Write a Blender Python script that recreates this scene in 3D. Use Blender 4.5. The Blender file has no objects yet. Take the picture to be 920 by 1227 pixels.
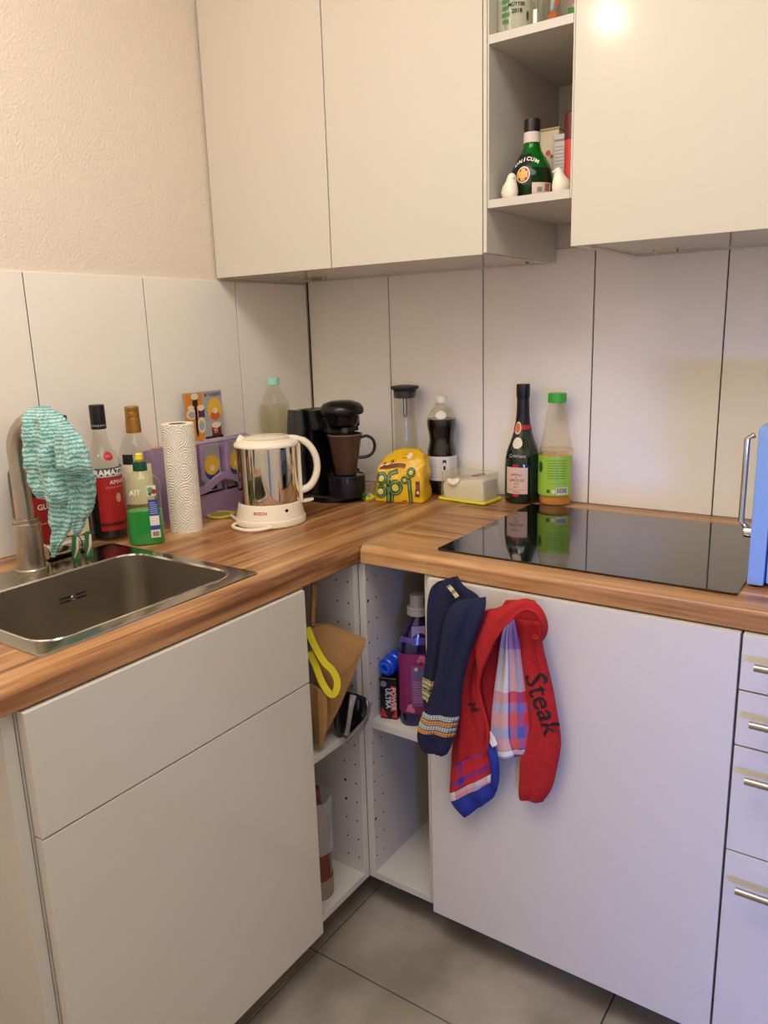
import bpy, bmesh, math, random
from mathutils import Vector, Matrix
random.seed(7)
PI = math.pi
D = bpy.data
SC = bpy.context.scene
COL = SC.collection

# ---------------------------------------------------------------- camera
cam = D.cameras.new('camera'); cam_ob = D.objects.new('camera', cam); COL.objects.link(cam_ob)
cam.sensor_fit = 'HORIZONTAL'; cam.sensor_width = 36.0; cam.lens = 36.2602; cam.clip_start = 0.02
_r, _u, _f = Vector([0.8252, 0.5641, -0.0298]), Vector([-0.104, 0.2035, 0.9735]), Vector([-0.5553, 0.8002, -0.2266])
_m = Matrix((_r, _u, -_f)).transposed().to_4x4(); _m.translation = Vector([1.6008, -1.9276, 1.3714])
cam_ob.matrix_world = _m
SC.camera = cam_ob
CAM = _m.translation.copy()

# ---------------------------------------------------------------- light and exposure
SC.view_settings.view_transform = 'Standard'; SC.view_settings.look = 'None'
SC.view_settings.gamma = 1.0; SC.view_settings.use_curve_mapping = False
SC.view_settings.exposure = 0.0
SC.cycles.use_denoising = True
SC.cycles.max_bounces = 10; SC.cycles.diffuse_bounces = 6; SC.cycles.transparent_max_bounces = 24
SC.cycles.sample_clamp_indirect = 4.0
wd = D.worlds.new('daylight'); SC.world = wd; wd.use_nodes = True
wd.node_tree.nodes['Background'].inputs[0].default_value = (0.45, 0.62, 1.0, 1); wd.node_tree.nodes['Background'].inputs[1].default_value = 0.3
lp = D.lights.new('ceiling_lamp_light', 'POINT'); lp.energy = 7; lp.color = (1.0, 0.72, 0.52); lp.shadow_soft_size = 0.06
lo = D.objects.new('ceiling_lamp_light', lp); lo.location = (0.86, -1.47, 2.53); COL.objects.link(lo)
l2 = D.lights.new('ceiling_spot_bulb', 'POINT'); l2.energy = 8.5; l2.color = (1.0, 0.80, 0.60); l2.shadow_soft_size = 0.034
l2o = D.objects.new('ceiling_spot_bulb', l2); l2o.location = (0.455, -2.13, 2.535); COL.objects.link(l2o)
la = D.lights.new('window_daylight', 'AREA'); la.shape = 'RECTANGLE'; la.size = .75; la.size_y = .45; la.energy = 125; la.color = (0.10, 0.25, 1.0)
wo = D.objects.new('window_daylight', la); wo.location = (3.05, -3.80, .74); wo.rotation_euler = (PI/2, 0, .49); COL.objects.link(wo)

lc = D.lights.new('added_ceiling_fill', 'AREA'); lc.shape = 'RECTANGLE'; lc.size = 1.5; lc.size_y = .8; lc.energy = 23; lc.color = (0.98, 0.99, 1.0)  # added soft fill panel under the ceiling to lift the shade, no known lamp
co = D.objects.new('added_ceiling_fill', lc); co.location = (1.25, -1.55, 2.60); COL.objects.link(co)

# ---------------------------------------------------------------- materials
def lin(h):
    if isinstance(h, str):
        c = [int(h[i:i+2], 16)/255 for i in (0, 2, 4)]
    else: c = list(h)
    return tuple(x/12.92 if x <= .04045 else ((x+.055)/1.055)**2.4 for x in c) + (1,)
_mats = {}
def M(name, col, rough=.5, metal=0, bump=None, var=None, spec=.5, sss=0, coat=0, alpha=1):
    if name in _mats: return _mats[name]
    m = D.materials.new(name); m.use_nodes = True; nt = m.node_tree; b = nt.nodes['Principled BSDF']
    b.inputs['Base Color'].default_value = lin(col); b.inputs['Roughness'].default_value = rough
    b.inputs['Metallic'].default_value = metal; b.inputs['Specular IOR Level'].default_value = spec
    b.inputs['Coat Weight'].default_value = coat; b.inputs['Coat Roughness'].default_value = .08
    b.inputs['Alpha'].default_value = alpha
    if sss: b.inputs['Subsurface Weight'].default_value = sss; b.inputs['Subsurface Scale'].default_value = .01
    tc = nt.nodes.new('ShaderNodeTexCoord')
    nz = nt.nodes.new('ShaderNodeTexNoise'); nt.links.new(tc.outputs['Object'], nz.inputs['Vector'])
    if var:
        sc, amt, col2 = var
        nz.inputs['Scale'].default_value = sc; nz.inputs['Detail'].default_value = 6
        rp = nt.nodes.new('ShaderNodeValToRGB'); rp.color_ramp.elements[0].position = .5-amt; rp.color_ramp.elements[1].position = .5+amt
        rp.color_ramp.elements[0].color = lin(col); rp.color_ramp.elements[1].color = lin(col2)
        nt.links.new(nz.outputs['Fac'], rp.inputs['Fac']); nt.links.new(rp.outputs['Color'], b.inputs['Base Color'])
    else:   # slight surface unevenness in the gloss
        nz.inputs['Scale'].default_value = 18
        mr = nt.nodes.new('ShaderNodeMapRange'); mr.inputs['To Min'].default_value = max(0, rough-.03); mr.inputs['To Max'].default_value = rough+.03
        nt.links.new(nz.outputs['Fac'], mr.inputs['Value']); nt.links.new(mr.outputs['Result'], b.inputs['Roughness'])
    if bump:
        sc, st, dist = bump
        n2 = nt.nodes.new('ShaderNodeTexNoise'); n2.inputs['Scale'].default_value = sc; n2.inputs['Detail'].default_value = 4
        nt.links.new(tc.outputs['Object'], n2.inputs['Vector'])
        bp = nt.nodes.new('ShaderNodeBump'); bp.inputs['Strength'].default_value = st; bp.inputs['Distance'].default_value = dist
        nt.links.new(n2.outputs['Fac'], bp.inputs['Height']); nt.links.new(bp.outputs['Normal'], b.inputs['Normal'])
    _mats[name] = m
    return m
def glass(name, tint='ffffff', body=.12, rough=.03, density=.0):
    """thin clear sheet: lets light through with a tint, mirrors more at grazing angles"""
    if name in _mats: return _mats[name]
    m = D.materials.new(name); m.use_nodes = True; nt = m.node_tree; nt.nodes.clear()
    out = nt.nodes.new('ShaderNodeOutputMaterial'); tr = nt.nodes.new('ShaderNodeBsdfTransparent'); gl = nt.nodes.new('ShaderNodeBsdfGlossy')
    df = nt.nodes.new('ShaderNodeBsdfDiffuse'); m1 = nt.nodes.new('ShaderNodeMixShader'); m2 = nt.nodes.new('ShaderNodeMixShader')
    lw = nt.nodes.new('ShaderNodeLayerWeight'); lw.inputs['Blend'].default_value = .35
    tr.inputs[0].default_value = lin(tint); gl.inputs[0].default_value = (1, 1, 1, 1); gl.inputs['Roughness'].default_value = rough
    df.inputs[0].default_value = lin(tint)
    mr = nt.nodes.new('ShaderNodeMapRange'); mr.inputs['To Min'].default_value = .018; mr.inputs['To Max'].default_value = .55
    pw = nt.nodes.new('ShaderNodeMath'); pw.operation = 'POWER'; pw.inputs[1].default_value = 2.0
    nt.links.new(lw.outputs['Facing'], pw.inputs[0]); nt.links.new(pw.outputs[0], mr.inputs['Value'])
    m1.inputs[0].default_value = body
    nt.links.new(tr.outputs[0], m1.inputs[1]); nt.links.new(df.outputs[0], m1.inputs[2])
    nt.links.new(mr.outputs[0], m2.inputs[0]); nt.links.new(m1.outputs[0], m2.inputs[1]); nt.links.new(gl.outputs[0], m2.inputs[2])
    nt.links.new(m2.outputs[0], out.inputs[0])
    _mats[name] = m
    return m
def wood(name, along):
    m = D.materials.new(name); m.use_nodes = True; nt = m.node_tree; b = nt.nodes['Principled BSDF']; L = nt.links.new
    tc = nt.nodes.new('ShaderNodeTexCoord')
    mp = nt.nodes.new('ShaderNodeMapping')
    if along == 'y': mp.inputs['Rotation'].default_value = (0, 0, PI/2)
    L(tc.outputs['Object'], mp.inputs['Vector'])
    st = nt.nodes.new('ShaderNodeMapping'); st.inputs['Scale'].default_value = (1.6, 26, 26); L(mp.outputs[0], st.inputs['Vector'])
    n1 = nt.nodes.new('ShaderNodeTexNoise'); n1.inputs['Scale'].default_value = 1.0; n1.inputs['Detail'].default_value = 7; n1.inputs['Distortion'].default_value = .6; n1.inputs['Roughness'].default_value = .62
    L(st.outputs[0], n1.inputs['Vector'])
    s2 = nt.nodes.new('ShaderNodeMapping'); s2.inputs['Scale'].default_value = (3.5, 160, 160); L(mp.outputs[0], s2.inputs['Vector'])
    n2 = nt.nodes.new('ShaderNodeTexNoise'); n2.inputs['Scale'].default_value = 1.0; n2.inputs['Detail'].default_value = 4; L(s2.outputs[0], n2.inputs['Vector'])
    bk = nt.nodes.new('ShaderNodeTexBrick'); bk.inputs['Scale'].default_value = 1.0; bk.inputs['Brick Width'].default_value = 1.35; bk.inputs['Row Height'].default_value = .098
    bk.inputs['Mortar Size'].default_value = 0.0; bk.inputs['Color1'].default_value = (0, 0, 0, 1); bk.inputs['Color2'].default_value = (1, 1, 1, 1); bk.offset = .37
    L(mp.outputs[0], bk.inputs['Vector'])
    rp = nt.nodes.new('ShaderNodeValToRGB'); cr = rp.color_ramp
    cr.elements[0].position = .30; cr.elements[0].color = lin('5f3a22'); cr.elements[1].position = .72; cr.elements[1].color = lin('cda471')
    e = cr.elements.new(.43); e.color = lin('8f6039'); e = cr.elements.new(.56); e.color = lin('b08050')
    ad = nt.nodes.new('ShaderNodeMath'); ad.operation = 'MULTIPLY_ADD'; ad.inputs[1].default_value = .16
    L(bk.outputs['Color'], ad.inputs[0])
    a2 = nt.nodes.new('ShaderNodeMath'); a2.operation = 'MULTIPLY_ADD'; a2.inputs[1].default_value = .22
    L(n2.outputs['Fac'], a2.inputs[0]); L(n1.outputs['Fac'], a2.inputs[2])
    sb = nt.nodes.new('ShaderNodeMath'); sb.operation = 'SUBTRACT'; sb.inputs[1].default_value = .19
    L(a2.outputs[0], ad.inputs[2]); L(ad.outputs[0], sb.inputs[0])
    L(sb.outputs[0], rp.inputs['Fac']); L(rp.outputs['Color'], b.inputs['Base Color'])
    b.inputs['Roughness'].default_value = .33
    bp = nt.nodes.new('ShaderNodeBump'); bp.inputs['Strength'].default_value = .08; bp.inputs['Distance'].default_value = .001
    L(n2.outputs['Fac'], bp.inputs['Height']); L(bp.outputs[0], b.inputs['Normal'])
    return m
def brushed(name, col, rough, scale=(4, 4, 300)):
    if name in _mats: return _mats[name]
    m = D.materials.new(name); m.use_nodes = True; nt = m.node_tree; b = nt.nodes['Principled BSDF']
    b.inputs['Base Color'].default_value = lin(col); b.inputs['Metallic'].default_value = 1
    tc = nt.nodes.new('ShaderNodeTexCoord'); mp = nt.nodes.new('ShaderNodeMapping'); mp.inputs['Scale'].default_value = scale
    nz = nt.nodes.new('ShaderNodeTexNoise'); nz.inputs['Scale'].default_value = 1; nz.inputs['Detail'].default_value = 3
    nt.links.new(tc.outputs['Object'], mp.inputs['Vector']); nt.links.new(mp.outputs[0], nz.inputs['Vector'])
    mr = nt.nodes.new('ShaderNodeMapRange'); mr.inputs['To Min'].default_value = rough*.7; mr.inputs['To Max'].default_value = rough*1.3
    nt.links.new(nz.outputs['Fac'], mr.inputs['Value']); nt.links.new(mr.outputs[0], b.inputs['Roughness'])
    _mats[name] = m
    return m
def wavecloth(name, c1, c2, scale, dist, rough=.9):
    m = D.materials.new(name); m.use_nodes = True; nt = m.node_tree; b = nt.nodes['Principled BSDF']; L = nt.links.new
    tc = nt.nodes.new('ShaderNodeTexCoord'); w = nt.nodes.new('ShaderNodeTexWave'); w.bands_direction = 'Y'
    w.inputs['Scale'].default_value = scale; w.inputs['Distortion'].default_value = dist; w.inputs['Detail'].default_value = 2.0; w.inputs['Detail Scale'].default_value = 3.4; w.inputs['Detail Roughness'].default_value = .6
    L(tc.outputs['UV'], w.inputs['Vector'])
    rp = nt.nodes.new('ShaderNodeValToRGB'); rp.color_ramp.elements[0].position = .3; rp.color_ramp.elements[1].position = .72
    rp.color_ramp.elements[0].color = lin(c1); rp.color_ramp.elements[1].color = lin(c2)
    L(w.outputs['Fac'], rp.inputs['Fac']); L(rp.outputs[0], b.inputs['Base Color']); b.inputs['Roughness'].default_value = rough
    bp = nt.nodes.new('ShaderNodeBump'); bp.inputs['Strength'].default_value = .6; bp.inputs['Distance'].default_value = .0015
    L(w.outputs['Fac'], bp.inputs['Height']); L(bp.outputs[0], b.inputs['Normal'])
    b.inputs['Sheen Weight'].default_value = .2
    return m
def plaid(name, cu, cv, nu, nv):
    """woven check from two stripe ramps over the cloth's own UVs"""
    m = D.materials.new(name); m.use_nodes = True; nt = m.node_tree; b = nt.nodes['Principled BSDF']; L = nt.links.new
    tc = nt.nodes.new('ShaderNodeTexCoord'); sp = nt.nodes.new('ShaderNodeSeparateXYZ'); L(tc.outputs['UV'], sp.inputs[0])
    outs = []
    for k, (cols, n) in enumerate(((cu, nu), (cv, nv))):
        ml = nt.nodes.new('ShaderNodeMath'); ml.operation = 'MULTIPLY'; ml.inputs[1].default_value = n; L(sp.outputs[k], ml.inputs[0])
        fr = nt.nodes.new('ShaderNodeMath'); fr.operation = 'FRACT'; L(ml.outputs[0], fr.inputs[0])
        rp = nt.nodes.new('ShaderNodeValToRGB'); rp.color_ramp.interpolation = 'CONSTANT'
        rp.color_ramp.elements[0].position = 0; rp.color_ramp.elements[0].color = lin(cols[0][1])
        rp.color_ramp.elements[1].position = cols[1][0]; rp.color_ramp.elements[1].color = lin(cols[1][1])
        for p_, c_ in cols[2:]:
            e = rp.color_ramp.elements.new(p_); e.color = lin(c_)
        L(fr.outputs[0], rp.inputs['Fac']); outs.append(rp.outputs[0])
    mx = nt.nodes.new('ShaderNodeMix'); mx.data_type = 'RGBA'; mx.inputs[0].default_value = .5
    L(outs[0], mx.inputs[6]); L(outs[1], mx.inputs[7]); L(mx.outputs[2], b.inputs['Base Color']); b.inputs['Roughness'].default_value = .9
    return m

WHITE = M('white_lacquer', 'd0cabd', .13, bump=(900, .02, .0004), spec=.35)
CARC = M('white_melamine', 'cbc6bc', .42)
TILE = M('matt_grey_white_tile', 'f3eee3', .45, bump=(14, .05, .002), var=(5, .4, 'ede7db'))
GROUT = M('dark_grout', '4a423c', .9, bump=(300, .3, .001))
PLAST = M('cream_plaster', 'e6d9c8', .9, bump=(170, .55, .004))
FTILE = M('grey_stone_tile', '7d7564', .5, var=(5.5, .15, 'a0978a'), bump=(40, .12, .002))
FGROUT = M('floor_grout', '3c3833', .9, bump=(300, .3, .001))
WOODY = wood('walnut_worktop_lengthwise', 'y'); WOODX = wood('walnut_worktop_crosswise', 'x')
STEEL = brushed('brushed_steel', 'b3aa9c', .3)
STEELP = brushed('polished_steel', 'd0c9be', .1, (2, 2, 20))
SINKM = brushed('sink_steel', 'a89f90', .42, (200, 4, 4))
CHROME = M('chrome', 'e0e0e2', .08, 1)
BLACKGL = M('black_glass', '0b0b0c', .03, spec=.7, coat=.4)
BLACKP = M('black_plastic', '121214', .3)
BLACKM = M('black_matt_plastic', '17171a', .5)
CREAMP = M('cream_white_plastic', 'eee4cf', .3)
GLASS = glass('clear_glass', 'fafaf7', .015)
PET = glass('clear_pet', 'f6f5ee', .05, .08)
DARK = M('dark_recess', '16120f', .8)
PAPER = M('white_label_paper', 'e8e2d6', .7)
INK = M('black_ink', '17151a', .7)

# ---------------------------------------------------------------- mesh helpers
class B:
    def __init__(s): s.bm = bmesh.new(); s.uv = None
    def box(s, x0, x1, y0, y1, z0, z1, bev=0, seg=2):
        r = bmesh.ops.create_cube(s.bm, size=1.0); vs = r['verts']
        for v in vs: v.co = Vector((x0+(v.co.x+.5)*(x1-x0), y0+(v.co.y+.5)*(y1-y0), z0+(v.co.z+.5)*(z1-z0)))
        if bev:
            es = list({e for v in vs for e in v.link_edges})
            bmesh.ops.bevel(s.bm, geom=es, offset=bev, segments=seg, profile=.6, affect='EDGES')
        return s
    def lathe(s, prof, n=32, c=(0, 0, 0), a0=0, a1=2*PI, sx=1, sy=1):
        full = abs(a1-a0-2*PI) < 1e-6; k = n if full else n+1; rings = []
        for r, z in prof:
            if r < 1e-6: rings.append([s.bm.verts.new((c[0], c[1], c[2]+z))])
            else: rings.append([s.bm.verts.new((c[0]+sx*r*math.sin(a0+(a1-a0)*i/n), c[1]-sy*r*math.cos(a0+(a1-a0)*i/n), c[2]+z)) for i in range(k)])
        for A, Bb in zip(rings, rings[1:]):
            for i in range(n):
                j = (i+1) % k
                if len(A) == 1 and len(Bb) == 1: continue
                if len(A) == 1: f = (A[0], Bb[j], Bb[i])
                elif len(Bb) == 1: f = (A[i], A[j], Bb[0])
                else: f = (A[i], A[j], Bb[j], Bb[i])
                try: s.bm.faces.new(f)
                except ValueError: pass
        return s
    def loft(s, loops, caps=True, closed=True, uv=False, sv=1):
        R = [[s.bm.verts.new(p) for p in lp] for lp in loops]
        if uv and s.uv is None: s.uv = s.bm.loops.layers.uv.new('UVMap')
        n = len(R[0]); m = n if closed else n-1
        for a in range(len(R)-1):
            for i in range(m):
                j = (i+1) % n
                f = s.bm.faces.new((R[a][i], R[a][j], R[a+1][j], R[a+1][i]))
                if uv:
                    h = n/2 if closed else n-1
                    def U(q): return q/h if q <= h else 2-q/h
                    jj = i+1
                    for l, (q, t) in zip(f.loops, ((i, a), (jj, a), (jj, a+1), (i, a+1))): l[s.uv].uv = (U(q), (1-t/(len(R)-1))*sv)
        if caps and closed:
            s.bm.faces.new(list(reversed(R[0]))); s.bm.faces.new(R[-1])
        return s
    def tube(s, path, rad, n=12, caps=True):
        P = [Vector(p) for p in path]; loops = []; up = None
        for i, p in enumerate(P):
            t = (P[min(i+1, len(P)-1)]-P[max(i-1, 0)]).normalized()
            if up is None: up = Vector((0, 0, 1)) if abs(t.z) < .9 else Vector((1, 0, 0))
            x = up.cross(t).normalized(); y = t.cross(x).normalized(); up = y
            r = rad[i] if isinstance(rad, (list, tuple)) else rad
            loops.append([p+x*(r*math.cos(2*PI*k/n))+y*(r*math.sin(2*PI*k/n)) for k in range(n)])
        return s.loft(loops, caps)
    def prism(s, pts, axis, a, b, bev=0):
        """outline pts (u,v) extruded along axis from a to b"""
        def P(u, v, w): return {'x': (w, u, v), 'y': (u, w, v), 'z': (u, v, w)}[axis]
        lo_, hi = [s.bm.verts.new(P(u, v, a)) for u, v in pts], [s.bm.verts.new(P(u, v, b)) for u, v in pts]
        n = len(pts); fs = [s.bm.faces.new(lo_), s.bm.faces.new(list(reversed(hi)))]
        for i in range(n): fs.append(s.bm.faces.new((lo_[i], hi[i], hi[(i+1) % n], lo_[(i+1) % n])))
        bmesh.ops.recalc_face_normals(s.bm, faces=fs)
        if bev: bmesh.ops.bevel(s.bm, geom=list({e for f in fs[:2] for e in f.edges}), offset=bev, segments=2, profile=.6, affect='EDGES')
        return s
    def disc(s, c, r, axis='y', n=16):
        vs = []
        for i in range(n):
            a = 2*PI*i/n; u, v = r*math.cos(a), r*math.sin(a)
            vs.append(s.bm.verts.new({'x': (c[0], c[1]+u, c[2]+v), 'y': (c[0]+u, c[1], c[2]+v), 'z': (c[0]+u, c[1]+v, c[2])}[axis]))
        s.bm.faces.new(vs); return s
    def xf(s, mat):
        bmesh.ops.transform(s.bm, matrix=mat, verts=s.bm.verts); return s

FR = {}      # world frame of each thing
def thing(name, label, cat, loc=(0, 0, 0), rotz=0, group=None):
    o = D.objects.new(name, None); o.empty_display_size = .05; COL.objects.link(o)
    o.location = loc; o.rotation_euler = (0, 0, rotz); o['label'] = label; o['category'] = cat
    if group: o['group'] = group
    FR[o.name] = Matrix.Translation(loc) @ Matrix.Rotation(rotz, 4, 'Z')
    return o
def root(p):
    while p.parent: p = p.parent
    return p
def obj(name, b, mat, parent=None, world=False, angle=35, label=None, kind=None, solid=0, recalc=True, cast=True):
    me = D.meshes.new(name)
    if isinstance(b, B):
        if recalc: bmesh.ops.recalc_face_normals(b.bm, faces=b.bm.faces)
        b.bm.to_mesh(me); b.bm.free()
    else: me = b; me.name = name
    if world and parent is not None and root(parent).name in FR: me.transform(FR[root(parent).name].inverted())
    if len(me.polygons): me.polygons.foreach_set('use_smooth', [True]*len(me.polygons)); me.set_sharp_from_angle(angle=math.radians(angle))
    me.materials.clear(); me.materials.append(mat)
    o = D.objects.new(name, me); COL.objects.link(o)
    if parent is not None: o.parent = parent
    if label: o['label'] = label
    if kind: o['kind'] = kind
    if len(me.vertices) < 400 and len(me.polygons) > 4:
        wn_ = o.modifiers.new('weighted_normals', 'WEIGHTED_NORMAL'); wn_.keep_sharp = True; wn_.weight = 100
    if solid:
        md = o.modifiers.new('solidify', 'SOLIDIFY'); md.thickness = solid; md.offset = 0
    return o
def tag(o, label, cat, group=None):
    o['label'] = label; o['category'] = cat
    if group: o['group'] = group
    return o
def struct(name, b, mat): return obj(name, b, mat, kind='structure')
def face(p, turn=0):
    """turn about z that points the thing's front (-y) at the viewing side of the room"""
    d = CAM-Vector(p); return math.atan2(d.y, d.x)+PI/2+turn
def text_me(body, size, offset=0):
    cu = D.curves.new('lettering', 'FONT'); cu.body = body; cu.size = size; cu.align_x = 'CENTER'; cu.align_y = 'CENTER'; cu.resolution_u = 2; cu.offset = offset
    o = D.objects.new('lettering', cu); COL.objects.link(o); dg = bpy.context.evaluated_depsgraph_get(); dg.update()
    me = D.meshes.new_from_object(o.evaluated_get(dg)); D.objects.remove(o); D.curves.remove(cu)
    return me
def text_round(body, size, Rf, z, a, mat, parent, eps=.0009, tilt=0, arc=0, offset=0, name='lettering', sy=1):
    """lettering laid round a turned body of radius Rf(z), centred on angle a"""
    me = text_me(body, size, offset); ct, st_ = math.cos(tilt), math.sin(tilt)
    for v in me.vertices:
        x, y = v.co.x, v.co.y; x, y = x*ct-y*st_, x*st_+y*ct
        if arc: y += -x*x*arc
        zz = z+y; R = Rf(zz)+eps; t = a+x/R
        v.co = (R*math.sin(t), -R*sy*math.cos(t), zz)
    return obj(name, me, mat, parent)
def text_flat(body, size, mtx, mat, parent, offset=0, name='lettering', world=False):
    me = text_me(body, size, offset); me.transform(mtx); return obj(name, me, mat, parent, world=world)
def patch(Rf, z0, z1, a0, a1, mat, parent, name='label', eps=.0004, n=14, m=6, label=None, sy=1, shape=None):
    b = B(); loops = []
    if shape: m = 16
    for j in range(m+1):
        z = z0+(z1-z0)*j/m; R = Rf(z)+eps
        if shape: q = math.sqrt(max(0, 1-(2*j/m-1)**2)); ac, ah = (a0+a1)/2, (a1-a0)/2*max(q, .02); A0, A1 = ac-ah, ac+ah
        else: A0, A1 = a0, a1
        loops.append([(R*math.sin(A0+(A1-A0)*i/n), -sy*R*math.cos(A0+(A1-A0)*i/n), z) for i in range(n+1)])
    b.loft(loops, closed=False)
    return obj(name, b, mat, parent, label=label)
def prof_R(prof):
    P = sorted([(z, r) for r, z in prof if r > 1e-4])
    def f(z):
        if z <= P[0][0]: return P[0][1]
        for (z0, r0), (z1, r1) in zip(P, P[1:]):
            if z <= z1: return r0+(r1-r0)*(z-z0)/max(z1-z0, 1e-6)
        return P[-1][1]
    return f
def smooth(prof, k=4):
    """denser profile through the given points (Catmull-Rom), sharp ends kept"""
    out = []; n = len(prof)
    for i in range(n-1):
        p0, p1, p2, p3 = prof[max(i-1, 0)], prof[i], prof[i+1], prof[min(i+2, n-1)]
        for s_ in range(k):
            t = s_/k
            out.append(tuple(.5*((2*b)+(-a+c)*t+(2*a-5*b+4*c-d)*t*t+(-a+3*b-3*c+d)*t**3) for a, b, c, d in zip(p0, p1, p2, p3)))
    out.append(tuple(prof[-1])); return out
def cap_ribbed(R, z0, z1, n=36):
    b = B(); loops = []
    for rr, z in ((R*.94, z0), (R, z0+.001), (R, z1-.002), (R*.93, z1)):
        loops.append([(rr*(1+(.03 if i % 2 else 0))*math.cos(2*PI*i/n), rr*(1+(.03 if i % 2 else 0))*math.sin(2*PI*i/n), z) for i in range(n)])
    return b.loft(loops)

# ================================================================ THE ROOM
XR, YF, ZC = 2.7, -2.4, 2.62
T = .919
def slab(*a): return B().box(*a)
fl = struct('floor', slab(-.1, XR+.1, YF-.1, .1, -.06, -.004), FGROUT)
tile_me = None
FX = [-.003, .597, 1.203, 1.806, 2.409, 2.70]; FY = [-2.40, -2.012, -1.409, -.806, -.203, 0]
for i in range(len(FX)-1):
    for j in range(len(FY)-1):
        obj('tile', slab(FX[i]+.0015, FX[i+1]-.0015, FY[j]+.0015, FY[j+1]-.0015, -.010, 0, .001, 1), FTILE, fl)
wl = struct('wall_left', slab(-.12, -.006, YF, .12, 0, ZC), PLAST)
wb = struct('wall_back', slab(-.006, XR, .006, .12, 0, ZC), PLAST)
PLASTW = M('white_plaster', 'f0ece4', .9, bump=(170, .5, .004))
wr = struct('wall_right', slab(XR, XR+.12, YF, .12, 0, ZC), PLASTW)
w = B(); w.box(-.12, 2.19, YF-.12, YF, 0, ZC); w.box(2.67, XR+.12, YF-.12, YF, 0, ZC); w.box(2.19, 2.67, YF-.12, YF, 0, .12); w.box(2.19, 2.67, YF-.12, YF, .93, ZC)
wf = struct('wall_front', w, PLASTW)
struct('ceiling', slab(-.12, XR+.12, YF-.12, .12, ZC, ZC+.1), M('ceiling_paint', 'e8e2d8', .9, bump=(120, .2, .002)))
win = B()
for a in ((2.19, 2.21, .12, .93), (2.64, 2.67, .12, .93), (2.21, 2.64, .12, .16), (2.21, 2.64, .90, .93)): win.box(a[0], a[1], YF-.07, YF-.02, a[2], a[3], .004)
wn = struct('window_1', win, M('window_frame_paint', 'e9e9e6', .4))
obj('pane', slab(2.21, 2.64, YF-.046, YF-.040, .16, .90), glass('window_pane', 'f4f8ff', .02), wn)
# splashback: one upright tile after another, dark joints between them
obj('grout', slab(-.0058, -.0035, -1.95, -.0035, T-.02, 1.518), GROUT, wl)
obj('grout', slab(-.0055, 2.2, .0035, .0058, T-.02, 1.56), GROUT, wb)
gx = .0016
ys = [-.0065, -.312, -.6266, -.9412, -1.2558, -1.5704, -1.90]
for a, b_ in zip(ys, ys[1:]):
    obj('tile', slab(-.0058, 0, b_+gx, a-gx, T+.0, 1.520, .0009, 1), TILE, wl)
xs = [.001, .302, .6078, .9136, 1.2194, 1.5252, 1.831, 2.137]
for a, b_ in zip(xs, xs[1:]):
    obj('tile', slab(a+gx, b_-gx, 0, .0058, T+.0, 1.56, .0009, 1), TILE, wb)

# ================================================================ BASE CABINETS
ZB, ZT = .079, .879
def open_carcass(x0, x1, y0, y1, front, rail=True, tn=.018):
    """five boards of a cabinet body; front is the open side: 'x' (+x) or 'y' (-y)"""
    b = B()
    if front == 'x':
        b.box(x0, x1, y0, y0+tn, ZB, ZT, .0008, 1); b.box(x0, x1, y1-tn, y1, ZB, ZT, .0008, 1)
        b.box(x0+.003, x1, y0+tn, y1-tn, ZB, ZB+tn, .0006, 1); (b.box(x1-.06, x1, y0+tn, y1-tn, ZT-tn, ZT) if rail else 0); b.box(x0, x0+.06, y0+tn, y1-tn, ZT-tn, ZT)
        b.box(x0, x0+.004, y0+tn, y1-tn, ZB, ZT)
    else:
        b.box(x0, x0+tn, y0, y1, ZB, ZT, .0008, 1); b.box(x1-tn, x1, y0, y1, ZB, ZT, .0008, 1)
        b.box(x0+tn, x1-tn, y0, y1-.003, ZB, ZB+tn, .0006, 1); (b.box(x0+tn, x1-tn, y0, y0+.06, ZT-tn, ZT) if rail else 0); b.box(x0+tn, x1-tn, y1-.06, y1, ZT-tn, ZT)
        b.box(x0+tn, x1-tn, y1-.004, y1, ZB, ZT)
    return b
def cab_legs(t, x0, x1, y0, y1):
    for x in (x0, x1):
        for y in (y0, y1):
            b = B(); b.lathe([(0, 0), (.026, 0), (.026, .006), (.017, .012), (.017, .079), (0, .079)], 14, (x, y, 0)); obj('leg', b, BLACKM, t, world=True)
# sink unit
t = thing('base_cabinet', 'white sink cabinet with one deep drawer front above a door', 'cabinet', (.31, -1.118, 0))
obj('body', open_carcass(.018, .612, -1.417, -.8215, 'x'), CARC, t, world=True)
cab_legs(t, .12, .47, -1.36, -.88)
obj('drawer_front', slab(.616, .636, -1.4155, -.8215, .681, .8775, .0016), WHITE, t, world=True)
obj('door', slab(.616, .636, -1.4155, -.8215, ZB, .678, .0016), WHITE, t, world=True)
# end panel left of it
o = obj('end_panel', slab(.018, .612, -1.4375, -1.4185, .0005, .879, .001), CARC); tag(o, 'plain white end panel closing the sink side of the kitchen run', 'panel')
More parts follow.
